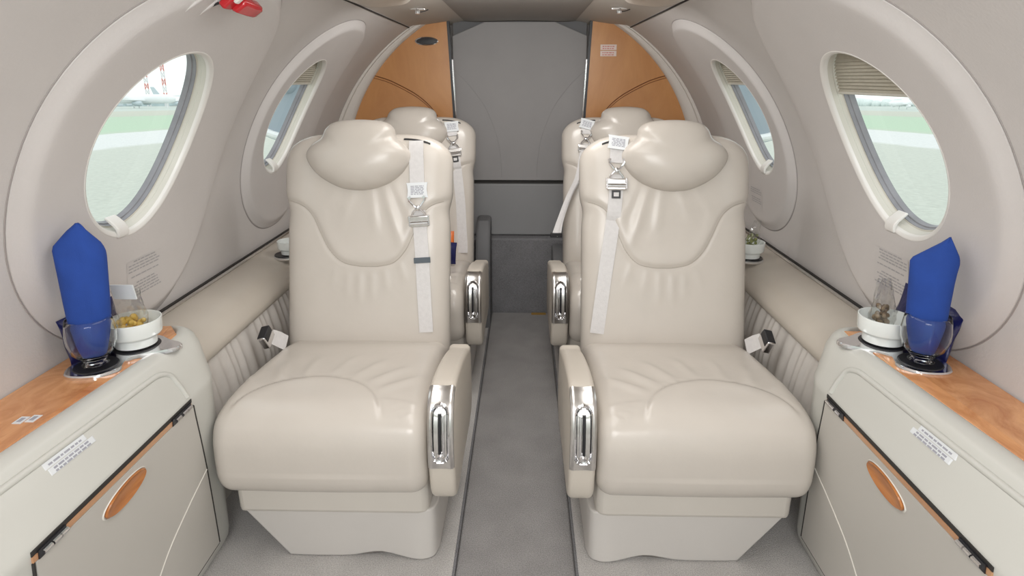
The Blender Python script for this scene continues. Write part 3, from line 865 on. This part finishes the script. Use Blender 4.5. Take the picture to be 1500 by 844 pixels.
    rows = [[np(z, xc+x, o_) for x, z in track(rx, .412, hz)] for rx, hz, o_ in ((.0155, .0645, .0052), (.009, .056, .0048), (.001, .048, .0048))]
    S(MB().grid(rows, closeu=True, cap1=True)).build('lever_recess', STEEL, arm)
    S(MB().tube([np(z, xc-.001, .0085) for z in (.462, .44, .41, .38, .366)], .0038, 10)).build('recline_lever', BLACK, arm)
    S(MB().tube([np(z, xc+.0075, .0085) for z in (.460, .44, .41, .38, .366)], .0030, 10)).build('lever_guide', CHROME, arm)
    c_ = np(.356, xc, .006)
    S(MB().lathe([(.0115, 0), (.0115, -.006), (.008, -.010), (.005, -.008), (0, -.0075)], c_, 24, axis='y')).build('lever_button', CHROME, arm)
    return root
def strap_on_back(pts, off=.003):
    """(lx,h) list -> centres, sides, normals following the padded front"""
    C_, S_, N_ = [], [], []
    pl = catmull(pts, 60)
    P = []
    for lx, h in pl:
        p = lx/back_width(h); l, hh, d = back_front(max(-.97, min(.97, p)), h)
        P.append(back_frame(lx, h, d+off))
    for i, p in enumerate(P):
        t = (P[min(i+1, 59)]-P[max(i-1, 0)]).normalized()
        nrm = Vector((0, -EZ, EY)); sd = t.cross(nrm).normalized(); nn = sd.cross(t).normalized()
        if nn.dot(nrm) < 0: nn = -nn
        C_.append(p); S_.append(sd); N_.append(nn)
    return C_, S_, N_
def add_belt(root, sign, pts, tag_t, buckle_t, lower_w=.044, black_tag=None, square='dark', loose=None):
    def S(m): return m if sign > 0 else m.mirror()
    C_, S_, N_ = strap_on_back(pts)
    n = len(C_)
    ib = int(buckle_t*(n-1)); it = int(tag_t*(n-1))
    ku = max(it+3, ib-4)
    up = MB().ribbon(C_[:ku], [.046]*ku, .002, S_[:ku], N_[:ku])
    belt = S(up).build('shoulder_belt', WEB, root, smooth=False)
    lo = slice(ib-1, n)
    if loose is None:
        S(MB().ribbon(C_[lo], [lower_w]*len(C_[lo]), .002, S_[lo], N_[lo])).build('lower_strap', WEB, belt, smooth=False)
    else:
        L_ = [C_[ib]+N_[ib]*.004]+[Vector(p) for p in loose]
        L_ = [Vector(p) for p in catmull([tuple(p) for p in L_], 40)]
        sd = [Vector((1, .15, 0)).normalized()]*40; nn = [Vector((0, -1, 0))]*40
        S(MB().ribbon(L_, [lower_w*(1-.45*sin(PI*i/39)) for i in range(40)], .002, sd, nn)).build('lower_strap', WEB, belt, smooth=False)
        S(MB().ribbon([p+Vector((.004, -.006, 0)) for p in L_], [lower_w*.5]*40, .002, sd, nn)).build('strap_tail', WEB, belt, smooth=False)
        e = L_[-1]
        S(MB().box(e.x-.026, e.x+.026, e.y-.009, e.y+.006, e.z-.006, e.z+.014)).build('black_tip', BLACK, belt, bevel=.002)
    def frame(i, o_=0):
        return C_[i]+N_[i]*o_, S_[i], N_[i], N_[i].cross(S_[i])
    def place(m, i, o_=.003):
        c, sd, nn, up_ = frame(i, o_)
        if up_.z < 0: up_ = -up_
        if sd.x < 0: sd = -sd
        return S(m.xf(lambda p: c+sd*p.x+nn*p.y+up_*p.z))
    # printed label, slightly flared plate
    m = MB(); rows = []
    for z, w in ((.024, .068), (.018, .064), (0, .060), (-.018, .064), (-.024, .068)):
        rows.append([(-w/2, .0005, z), (w/2, .0005, z), (w/2, .002, z), (-w/2, .002, z)])
    tg = place(m.grid(rows, closeu=True, cap0=True, cap1=True), it).build('belt_label', TAG_M, belt, smooth=False)
    m = MB()
    for k in range(6):
        x = -.021
        while x < .019:
            w_ = random.uniform(.006, .014); m.box(x, min(x+w_, .021), .002, .0024, .0125-.005*k-.0014, .0125-.005*k+.0014); x += w_+.0022
    place(m, it).build('print', PRINT_M, tg, smooth=False)
    # D-ring frame (Y shaped) and buckle
    m = MB()
    for s_ in (-1, 1):
        m.tube([(s_*.023, .004, .058), (s_*.024, .006, .046), (s_*.008, .008, .026), (0, .008, .022)], .0032, 8)
        m.tube([(s_*.004, .008, .022), (s_*.018, .007, .006), (s_*.022, .006, -.002)], .0030, 8)
        m.lathe([(.0045, -.005), (.0045, .005)], (s_*.023, .004, .056), 12, axis='y')
    m.lathe([(.0085, .003), (.0085, .010), (.004, .013), (0, .013)], (0, 0, .022), 16, axis='y')
    place(m, ib, .004).build('belt_link', CHROME, belt)
    m = MB()
    m.box(-.030, .030, .001, .010, -.040, -.004)
    bk = place(m, ib, .004).build('buckle', STEEL, belt, bevel=.003)
    m = MB().tube([(-.028, .012, -.026), (.028, .012, -.026)], .0065, 10)
    place(m, ib, .004).build('buckle_flap', CHROME, bk)
    m = MB(); m.box(-.033, -.028, .002, .012, -.036, -.002); m.box(.028, .033, .002, .012, -.036, -.002)
    place(m, ib, .004).build('buckle_side', CHROME, bk, bevel=.001)
    # square stitched patch below the buckle
    i2 = min(n-1, ib+6)
    m = MB().box(-.014, .014, .0005, .003, -.066, -.041)
    pt = place(m, ib, .003).build('strap_patch', BLACK if square == 'dark' else STEEL, belt, bevel=.001)
    m = MB().box(-.008, .008, .003, .0042, -.060, -.047)
    place(m, ib, .003).build('patch_center', WEB if square == 'dark' else TAG_M, pt, smooth=False)
    if black_tag:
        k = int(black_tag*(n-1))
        m = MB().box(-.0265, .0265, .0, .0035, -.009, .009)
        place(m, k, .002).build('dark_tab', GREYTAG_M, belt, bevel=.001)
def add_lap_buckle(root, sign):
    def S(m): return m if sign > 0 else m.mirror()
    m = MB().ribbon([(-.235, .475, .44), (-.250, .455, .462), (-.262, .435, .480)], [.05, .05, .046], .004, [(0, .75, .66)]*3, [(-.2, -.5, .8)]*3)
    st = S(m).build('lap_strap', WEB, root, bevel=.001, smooth=False)
    f = lambda p: Vector((-.272, .420, .485))+Vector((p.x*.85+p.z*-.2, p.y*.8-p.z*.35, p.z*.85+p.y*.5+p.x*.2))
    b = S(MB().box(-.014, .012, -.028, .028, -.022, .024).xf(f)).build('lap_buckle', CHROME, root, bevel=.004)
    S(MB().box(-.016, .014, -.024, .024, .000, .026).xf(f)).build('release_button', BLACK, b, bevel=.003)
XS, SY, PITCH = .482, 1.30, .925
seatL = make_seat(1, 'left'); seatR = make_seat(-1, 'right')
seatL2 = copy_tree(seatL); seatR2 = copy_tree(seatR)
GRP = 'cream leather passenger seats'
for o, x, y, lab in ((seatL, -XS, SY, 'cream leather passenger seat nearest on the left of the aisle, belt with dark tab'),
                     (seatR, XS, SY, 'cream leather passenger seat nearest on the right of the aisle, black-edged patch on belt'),
                     (seatL2, -XS+.004, SY+PITCH, 'rear cream leather seat behind the left front seat, partly hidden'),
                     (seatR2, XS-.004, SY+PITCH, 'rear cream leather seat behind the right front seat, partly hidden')):
    o.location = (x, y, 0); tag(o, lab, 'seat', GRP)
for rt, sg in ((seatL, 1), (seatL2, 1), (seatR, -1), (seatR2, -1)): add_lap_buckle(rt, sg)
add_belt(seatL, 1, [(.163, .694), (.165, .64), (.168, .56), (.172, .48), (.178, .40), (.185, .30), (.19, .20), (.195, .12), (.197, .08)], .295, .42, black_tag=.615, square='light')
add_belt(seatR, -1, [(.155, .700), (.160, .66), (.163, .60), (.165, .52), (.175, .42), (.192, .30), (.205, .20), (.215, .12), (.22, .08)], .06, .29, square='dark')
add_belt(seatL2, 1, [(.165, .688), (.17, .64), (.18, .56), (.19, .48), (.20, .40), (.21, .30), (.215, .20), (.22, .12), (.22, .08)], .07, .25, square='dark')
add_belt(seatR2, -1, [(.160, .685), (.165, .66), (.168, .60), (.175, .52), (.185, .42), (.20, .30), (.21, .20), (.22, .12), (.22, .08)], .06, .28, square='light',
         loose=[(.20, .58, .82), (.245, .56, .72), (.285, .52, .62), (.305, .48, .555)])

# ------------------------------------------------------------------ table ware on the consoles
ZT = .6513
GX, BX = .894, .868
def gy(side): return 1.2225+(-.026 if side < 0 else .026)
def by(side): return 1.325+(-.026 if side < 0 else .026)
def napkin(side, tilt, lean):
    nm = 'left' if side < 0 else 'right'
    n = 36; rows = []
    H = .300
    # silhouette: half widths left/right against height
    if side < 0:
        xl = lambda h: -lin(h, [(0, .024), (.02, .031), (.07, .041), (.09, .044), (.20, .050), (.248, .052), (.255, .049), (.284, .022), (.295, .008), (.30, .003)])
        xr = lambda h: lin(h, [(0, .024), (.02, .031), (.07, .041), (.09, .044), (.20, .049), (.232, .050), (.252, .044), (.285, .016), (.296, .009), (.30, .004)])
    else:
        xl = lambda h: -lin(h, [(0, .024), (.02, .031), (.07, .041), (.09, .044), (.20, .046), (.238, .047), (.243, .044), (.285, -.012), (.30, -.028)])
        xr = lambda h: lin(h, [(0, .024), (.02, .031), (.07, .041), (.09, .044), (.20, .050), (.238, .055), (.252, .053), (.288, .037), (.30, .031)])
    hs = [0, .006, .015, .03, .05, .075, .1, .13, .16, .19, .21, .225, .235, .245, .255, .265, .275, .285, .292, .297, .30]
    for h in hs:
        a, b = xl(h), xr(h); c_ = (a+b)/2; w = max(.002, (b-a)/2)
        th = lin(h, [(0, .018), (.05, .030), (.15, .033), (.23, .026), (.30, .004)])
        row = []
        for q in range(n):
            t = 2*PI*q/n
            x = c_+w*cos(t); y = th*sin(t)
            # overlap fold running down the front
            y -= .0035*sstep(.006, .012, x+h*.05-.004)*(1 if sin(t) < 0 else 0)
            y += .002*sin(h*60+3*t)
            row.append((x, y, h))
        kx, kz = (.90, .97) if side < 0 else (.86, .865)
        rows.append([(x*kx, y, z*kz) for x, y, z in row])
    m = MB().grid(rows, closeu=True, cap0=True, cap1=True)
    M = Matrix.Translation((side*GX, gy(side), ZT+.020)) @ Matrix.Rotation(R(tilt), 4, 'Y') @ Matrix.Rotation(R(-2), 4, 'X') @ Matrix.Rotation(R(side*-34), 4, 'Z')
    o = m.xf(lambda p: M @ p).build('napkin', BLUE_M, ang=50)
    return tag(o, 'folded royal blue napkin standing in the glass on the %s console' % nm, 'napkin')
def tumbler(side):
    nm = 'left' if side < 0 else 'right'
    prof = [(0, .002), (.022, .002), (.026, .004), (.020, .010), (.026, .018), (.040, .033), (.0470, .056), (.0475, .074), (.0445, .098), (.042, .108),
            (.0405, .1085), (.0430, .098), (.0460, .074), (.0455, .056), (.0385, .0345), (.024, .020), (.010, .0165), (0, .016)]
    o = MB().lathe(prof, (side*GX, gy(side), ZT), 48).build('drinking_glass', GLASS_M, ang=60)
    return tag(o, 'clear stemless glass holding the blue napkin on the %s console' % nm, 'glass')
napkin(-1, 1, 0); napkin(1, -2, 0); tumbler(-1); tumbler(1)
BOWL = [(0, .003), (.040, .003), (.043, .004), (.0445, .020), (.046, .024), (.0545, .028), (.0565, .032), (.0580, .060), (.0580, .064), (.0560, .0645), (.0548, .060), (.053, .034), (.049, .029), (.040, .014), (0, .010)]
def bowl(x, y, z, label, s=1.0):
    o = MB().lathe([(a*s, b*s) for a, b in BOWL], (x, y, z), 48).build('ramekin', PORC_M, ang=50)
    return tag(o, label, 'bowl')
bowl(-BX, by(-1), ZT, 'white porcelain bowl with yellow snack bag beside the left blue napkin')
bowl(BX, by(1), ZT, 'white porcelain bowl with brown nuts bag beside the right blue napkin')
def blob(m, c, r_, n=7):
    rows = []
    for i in range(1, n):
        a = PI*i/n
        rows.append([(c[0]+r_*sin(a)*cos(2*PI*q/9), c[1]+r_*sin(a)*sin(2*PI*q/9), c[2]+r_*cos(a)) for q in range(9)])
    m.grid(rows, closeu=True, cap0=True, cap1=True)
def bag(c, w, h, lean, name, label, cmat, ccount, cr, card=False, twist=False, cspread=(.022, .012, .04)):
    root = thing(name, label, 'snack bag', c)
    rows = []; n = 28
    rnd = random.Random(int(c[0]*1000)+3)
    lv = 14
    for i in range(lv+1):
        t = i/lv; z = h*t
        ww = w*lin(t, [(0, .55), (.12, .85), (.4, 1), (.7, .9), (1, .85)]) if not twist else w*lin(t, [(0, .55), (.15, .9), (.4, 1), (.7, .72), (1, .5)])
        th = w*lin(t, [(0, .35), (.2, .55), (.5, .40), (.8, .12), (1, .02)])
        row = []
        for q in range(n):
            a = 2*PI*q/n
            k = 1+.10*sin(3*a+5*t)+.06*sin(7*a-9*t)
            row.append((ww*cos(a)*k+lean[0]*z+rnd.uniform(-.0015, .0015), th*sin(a)*k+lean[1]*z+rnd.uniform(-.0015, .0015), z))
        rows.append(row)
    MB().grid(rows, closeu=True, cap0=True, cap1=False).build('cellophane', CELLO_M, root, ang=18)
    m = MB()
    for k in range(ccount):
        z = rnd.uniform(.006, cspread[2]); x = rnd.uniform(-1, 1)*cspread[0]; y = rnd.uniform(-1, 1)*cspread[1]
        blob(m, (x+lean[0]*z, y+lean[1]*z, z), cr*rnd.uniform(.7, 1.2))
    m.build('snack_contents', cmat, root)
    if card:
        z0 = h*.80
        MB().box(-.026, .026, -.002, .002, 0, .036).xf(lambda p: Vector((p.x+lean[0]*z0-.002, p.y+lean[1]*z0-.006-p.z*.2, z0+p.z))).build('header_card', TAG_M, root, smooth=False)
    return root
bag((-BX-.006, by(-1), ZT+.018), .038, .115, (-.05, .12), 'snack_bag', 'cellophane bag of yellow snack with white card in the left bowl', SNACK_M, 34, .008, card=True, cspread=(.026, .015, .045))
bag((BX-.008, by(1), ZT+.018), .030, .135, (-.02, .05), 'snack_bag', 'cellophane bag of brown nuts standing in the right console bowl', SEED_M, 36, .006, twist=True, cspread=(.013, .009, .070))
def packet(c, w, h, rotz, tilt, roll, m_, name, label):
    rows = []; n = 24; lv = 16
    for i in range(lv+1):
        t = i/lv; z = h*t
        th = .020*sin(PI*min(1, max(0, (t-.06)/.86)))**.6*(1-.3*t)+.0012
        ww = w/2*(1+.04*sin(PI*t)*-1)
        row = []
        for q in range(n):
            a = 2*PI*q/n
            x = ww*(abs(cos(a))**.7)*(1 if cos(a) > 0 else -1); y = th*sin(a)
            y += .0016*sin(x*300+z*90)*(t*(1-t)*4)+.0008*sin(z*800)*(1 if t > .9 or t < .08 else 0)
            row.append((x, y, z))
        rows.append(row)
    M = Matrix.Translation(c) @ Matrix.Rotation(R(rotz), 4, 'Z') @ Matrix.Rotation(R(tilt), 4, 'X') @ Matrix.Rotation(R(roll), 4, 'Y')
    o = MB().grid(rows, closeu=True, cap0=True, cap1=True).xf(lambda p: M @ p).build(name, m_, ang=40)
    return tag(o, label, 'snack packet')
packet((-.948, 1.285, .642), .150, .105, 80, -8, -2, NAVY_M, 'snack_packet', 'dark navy foil packet against left wall behind the glass')
packet((.942, 1.345, .642), .175, .125, -80, -8, 5, NAVY_M, 'snack_packet', 'dark navy foil packet against right wall behind the glass')
# rear ledge: small bowls in black holders
for side in (-1, 1):
    nm = 'left' if side < 0 else 'right'
    x, y = (.848*side, 2.18) if side > 0 else (-.850, 2.19)
    h = thing('cup_holder', 'black and chrome cup holder on the rear %s ledge' % nm, 'cup holder', (x, y, .602))
    MB().lathe([(0, .0), (.060, 0), (.062, .004), (.058, .008), (.052, .009), (0, .009)], n=36).build('holder_plate', STEEL, h)
    MB().lathe([(.052, .009), (.051, .012), (.046, .0105), (0, .0105)], n=36).build('holder_well', BLACK, h)
    if side > 0:
        bowl(x, y, .6125, 'small white bowl with herb bag on the rear right ledge', .95)
        bag((x, y, .630), .026, .12, (.22, .05), 'snack_bag', 'cellophane bag of green snack in the bowl on rear right ledge', GREEN_M, 30, .006, twist=True, cspread=(.014, .010, .07))
    else:
        bowl(x+.006, y+.004, .6125, 'small white bowl glimpsed on the rear left ledge beside front seat', .80)
packet((-.335, 2.600, .466), .115, .130, 8, -13, 0, ORANGE_M, 'orange_packet', 'orange foil snack packet standing on the rear left seat')
packet((-.318, 2.555, .466), .10, .095, 20, -13, 8, NAVY_M, 'snack_packet', 'small navy packet on the rear left seat before the orange one')

# ------------------------------------------------------------------ placards on the walls, exit handle
def wall_placard(side, yc, pc, w, hdeg, label, blocks, phoff=.0248, slope=0, name='placard'):
    root = thing(name, label, 'placard', cabin(side, yc, pc, phoff), 'wall placards')
    o0 = Vector(cabin(side, yc, pc, phoff))
    def W(dy, dp, o_): return Vector(cabin(side, yc+dy, pc+dp+slope*dy, phoff+o_))-o0
    rows = [[W(-w/2+w*j/6, -hdeg/2+hdeg*i/6, .0006) for j in range(7)] for i in range(7)]
    MB().grid(rows).build('sheet', PANEL_M, root, smooth=False)
    m = MB()
    for top, nl, step, ind in blocks:
        for k in range(nl):
            p = top-step*k; y = -w*.46+(ind if k == 0 else 0)
            end = w*.46-(ind if k == 0 else random.uniform(0, .02))
            while y < end-.004:
                l_ = min(random.uniform(.008, .022), end-y)
                m.grid([[W(y, p-.10, .0012), W(y, p+.10, .0012)], [W(y+l_, p-.10, .0012), W(y+l_, p+.10, .0012)]]); y += l_+.003
    m.build('print', PRINTL_M, root, smooth=False)
    return root
for side, nm in ((-1, 'left'), (1, 'right')):
    wall_placard(side, 1.523, 5.8 if side < 0 else 6.9, .15, 6.2, 'grey printed instruction placard under the front %s window' % nm, [(2.9, 4, .48, .02), (.55, 1, .4, .01), (-.55, 5, .48, .03)])
wall_placard(1, 2.47, 8.0, .13, 4.6, 'grey printed placard under the rear right window', [(1.9, 3, .5, .01), (-.3, 3, .5, .01)])

ex = thing('emergency_exit_handle', 'glossy red emergency exit handle above the front left window', 'handle', cabin(-1, 1.365, 52.2, .026))
def EX(m):  # local frame: x along wall slope (up), y along cabin, z inward
    n_ = Vector((cos(R(51.5)), 0, -sin(R(51.5)))); u_ = Vector((sin(R(51.5)), 0, cos(R(51.5)))); y_ = Vector((0, 1, 0))
    return m.xf(lambda p: (u_*p.x+y_*p.y+n_*p.z)*.82)
rows = []
for y, f, dz in ((-.004, .75, 0), (.0, .95, 0), (.006, 1, 0), (.05, 1, .004), (.085, .95, .006), (.10, .85, .006), (.108, .5, .006)):
    loop = [(-.019, .006), (-.019, .024), (-.014, .034), (.018, .036), (.026, .028), (.026, .006)]
    rows.append([(x*f, y, .02+(z-.02)*f+.012+dz) for x, z in loop])
EX(MB().grid(rows, closeu=True, cap0=True, cap1=True)).build('red_grip', RED_M, ex, bevel=.004)
EX(MB().box(-.024, .024, -.040, .002, .010, .032)).build('red_base', RED_M, ex, bevel=.005)
EX(MB().box(-.0205, -.0192, .02, .080, .024, .034)).build('label_strip', PINK_M, ex, smooth=False)
EX(MB().tube([(-.02, -.020, .010), (-.03, -.022, .006), (-.045, -.018, .0)], .003, 8)).build('wire', BLACK, ex)
EX(MB().tube([(.0, .0, -.01), (.0, .0, .03)], .010, 12)).build('pivot_post', STEEL, ex)
EX(MB().box(.008, .05, -.036, -.016, .030, .040)).build('white_clip', LIP_M, ex, bevel=.003)
# scooped recess lips under the handle
for yy in (-.105, -.035):
    EX(MB().tube(catmull([(.08, yy+.040, -.004), (.01, yy+.026, -.002), (-.05, yy+.012, -.002), (-.105, yy+.002, -.006)], 20), [.003+.002*sin(PI*i/19) for i in range(20)], 8)).build('recess_edge', PANEL_M, ex)

# ------------------------------------------------------------------ outside
GZ = -1.10
TILT = .039                     # the parked cabin sits slightly nose down, so the field falls away behind it
def gz(y): return GZ-TILT*y
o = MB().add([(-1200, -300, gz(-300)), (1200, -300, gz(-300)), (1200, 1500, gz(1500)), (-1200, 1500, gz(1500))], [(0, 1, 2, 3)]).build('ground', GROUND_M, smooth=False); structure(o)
for side, nm in ((-1, 'left'), (1, 'right')):
    root = thing('engine_nacelle', 'blue grey engine nacelle with pale inlet lip outside the rear %s window' % nm, 'engine', (side*1.95, 5.2, 1.22))
    MB().lathe([(.50, .02), (.54, .25), (.56, .7), (.54, 1.4), (.44, 2.2), (.40, 2.25)], n=56, axis='y').build('cowl', NAC_M, root)
    MB().lathe([(.50, .03), (.485, -.01), (.47, -.03), (.45, -.035), (.43, -.02), (.42, .03)], n=56, axis='y').build('inlet_lip', WHITE_AC, root)
    MB().lathe([(.425, .0), (.40, .06), (.36, .05), (.12, .05), (.08, -.05), (0, -.12)], n=56, axis='y').build('fan_face', NAC_M, root)
    MB().box(-.20+(-side*.55), .20+(-side*.55), .5, 1.6, -.06, .06).build('pylon', WHITE_AC, root, bevel=.03)
def airliner(x, y, s, rot, label, fm, tm):
    root = thing('parked_airliner', label, 'airplane', (x, y, gz(y)), 'airliners parked across the airfield')
    root.rotation_euler.z = R(rot); root.scale = (s, s, s)
    prof = [(0, 0), (.8, .3), (1.5, 1.4), (1.9, 3), (2, 5), (2, 22), (1.6, 27), (.8, 32), (.25, 34), (0, 34.2)]
    MB().lathe(prof, (0, 0, 4.2), 24, axis='y').build('fuselage', fm, root)
    MB().add([(-.15, 28, 5.5), (-.15, 33, 5.2), (-.1, 35.5, 11.5), (-.1, 33, 11.5), (.15, 28, 5.5), (.15, 33, 5.2), (.1, 35.5, 11.5), (.1, 33, 11.5)], [(0, 1, 2, 3), (7, 6, 5, 4), (0, 4, 5, 1), (1, 5, 6, 2), (2, 6, 7, 3), (3, 7, 4, 0)]).build('tail_fin', tm, root, smooth=False)
    for sd in (-1, 1):
        MB().add([(sd*1.5, 12, 3.4), (sd*1.5, 18, 3.4), (sd*16, 23, 4.6), (sd*16, 21.2, 4.6), (sd*1.5, 12, 3.9), (sd*1.5, 18, 3.7), (sd*16, 23, 4.75), (sd*16, 21.2, 4.75)], [(0, 1, 2, 3), (7, 6, 5, 4), (0, 4, 5, 1), (1, 5, 6, 2), (2, 6, 7, 3), (3, 7, 4, 0)]).build('wing', fm, root, smooth=False)
        MB().lathe([(.9, 0), (1.05, .8), (1.0, 2.5), (.6, 4)], (sd*5.2, 12.5, 2.4), 16, axis='y').build('engine', tm, root)
        MB().add([(sd*.5, 30, 5), (sd*.5, 33, 5), (sd*6, 35, 5.6), (sd*6, 33.6, 5.6), (sd*.5, 30, 5.2), (sd*.5, 33, 5.2), (sd*6, 35, 5.7), (sd*6, 33.6, 5.7)], [(0, 1, 2, 3), (7, 6, 5, 4), (0, 4, 5, 1), (1, 5, 6, 2), (2, 6, 7, 3), (3, 7, 4, 0)]).build('tailplane', fm, root, smooth=False)
    for (xx, yy) in ((0, 4), (-2.6, 17), (2.6, 17)):
        MB().tube([(xx, yy, 0), (xx, yy, 3.0)], .25, 8).build('landing_gear', fm, root)
    return root
airliner(-166, 250, 1, 75, 'white airliner with grey tail fin parked furthest left across the grass', WHITE_AC, GREY_AC)
airliner(-158, 282, 1, 100, 'white airliner parked mid-view beneath the red cranes', WHITE_AC, GREY_AC)
airliner(-165, 322, .9, 80, 'white airliner parked nearest to the dark window frame edge', WHITE_AC, GREY_AC)
def crane(x, y, h, rot, jib, label):
    root = thing('lattice_crane', label, 'crane', (x, y, gz(y)), 'cranes beyond the airfield')
    root.rotation_euler.z = R(rot)
    for k in range(8):
        z0, z1 = h*k/8, h*(k+1)/8
        m = MB(); w = .9
        for a, b in ((-w, -w), (w, -w), (w, w), (-w, w)): m.tube([(a+z0*jib, b, z0), (a+z1*jib, b, z1)], .32, 5)
        for a, b, c_, d in ((-w, -w, w, -w), (w, -w, w, w), (w, w, -w, w), (-w, w, -w, -w)): m.tube([(a+z0*jib, b, z0), (c_+z1*jib, d, z1)], .22, 5)
        m.build('mast_section', CRANE_R if k % 2 else CRANE_W, root, smooth=False)
    m = MB()
    m.tube([(h*jib-3, 0, h), (h*jib+11, 0, h+3)], .45, 6); m.tube([(h*jib, 0, h+5), (h*jib+9, 0, h+2.6)], .15, 5); m.tube([(h*jib, 0, h), (h*jib, 0, h+5)], .3, 5)
    m.build('jib', CRANE_R, root)
    MB().box(h*jib-3.5, h*jib-1.5, -1, 1, h-2, h+.4).build('counterweight', GREY_AC, root)
crane(-248, 410, 30, 120, -.10, 'red and white lattice crane, left one of the pair beyond the airliners')
crane(-242, 420, 37, 120, -.10, 'red and white lattice crane, right and taller one of the pair')
crane(-248, 470, 22, 140, -.04, 'distant lattice crane standing alone by the dark window frame')
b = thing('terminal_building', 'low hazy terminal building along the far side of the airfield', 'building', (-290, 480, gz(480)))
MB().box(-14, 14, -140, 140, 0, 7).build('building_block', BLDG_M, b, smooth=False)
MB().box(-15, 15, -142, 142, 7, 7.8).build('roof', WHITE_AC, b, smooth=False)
m = MB()
for k in range(26): m.box(14, 14.3, -134+k*10.4, -127+k*10.4, 2.5, 5.5)
m.build('window_band', GREY_AC, b, smooth=False)
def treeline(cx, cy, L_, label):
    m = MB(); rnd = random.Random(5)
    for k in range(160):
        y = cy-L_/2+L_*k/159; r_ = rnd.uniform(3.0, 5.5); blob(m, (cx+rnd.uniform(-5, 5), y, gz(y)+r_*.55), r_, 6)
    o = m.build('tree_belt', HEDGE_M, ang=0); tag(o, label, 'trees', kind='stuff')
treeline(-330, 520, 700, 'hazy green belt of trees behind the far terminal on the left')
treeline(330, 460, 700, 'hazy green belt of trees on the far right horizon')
airliner(137, 238, .55, -58, 'white airplane parked across the grass seen through the front right window', WHITE_AC, WHITE_AC)

# ------------------------------------------------------------------ light
w = bpy.data.worlds.new('overcast'); sc.world = w; w.use_nodes = True
nt = w.node_tree; bg = nt.nodes['Background']
tcw = nt.nodes.new('ShaderNodeTexCoord'); sp = nt.nodes.new('ShaderNodeSeparateXYZ'); rw = nt.nodes.new('ShaderNodeValToRGB')
rw.color_ramp.elements[0].position = 0; rw.color_ramp.elements[0].color = (.90, .95, .94, 1)
rw.color_ramp.elements[1].position = .5; rw.color_ramp.elements[1].color = (.96, .99, 1, 1)
nt.links.new(tcw.outputs['Generated'], sp.inputs[0]); nt.links.new(sp.outputs['Z'], rw.inputs['Fac']); nt.links.new(rw.outputs['Color'], bg.inputs['Color'])
bg.inputs['Strength'].default_value = 1.25
def area(name, loc, target, sx, sy, power, col=(1, 1, 1)):
    l = bpy.data.lights.new(name, 'AREA'); l.shape = 'RECTANGLE'; l.size = sx; l.size_y = sy; l.energy = power; l.color = col
    o = bpy.data.objects.new(name, l); COL.objects.link(o); o.location = loc
    o.rotation_euler = (Vector(target)-Vector(loc)).to_track_quat('-Z', 'Y').to_euler(); return o
area('bounce_flash', (0, -.35, 1.42), (0, 1.6, .55), 1.1, .5, 19, (1, .995, .985))
area('rear_fill_area', (0, 2.12, 1.51), (0, 3.2, .85), .5, .15, 5, (1, .98, .95))  # added fill, out of view, to brighten the rear; no such fixture
area('overhead_fill_area', (0, 1.1, 1.535), (0, 1.1, 0), .5, 1.0, 5.5, (1, .985, .96))  # unseen fill added above the frame, not a cabin fixture
area('overhead_fill_area', (0, 1.95, 1.535), (0, 1.95, 0), .4, .4, 2.5, (1, .985, .96))  # second added overhead fill, also unseen

# ------------------------------------------------------------------ camera
cd = bpy.data.cameras.new('camera'); cam = bpy.data.objects.new('camera', cd); COL.objects.link(cam)
cd.sensor_width = 36; cd.lens = 36*900/1500; cd.clip_start = .02; cd.clip_end = 2000
cd.shift_y = -78/1500
cam.location = (.027, 0, 1.25); cam.rotation_euler = (R(90-14.32), 0, R(1.146))
sc.camera = cam
sc.view_settings.view_transform = 'Standard'; sc.view_settings.look = 'None'
sc.view_settings.exposure = .12
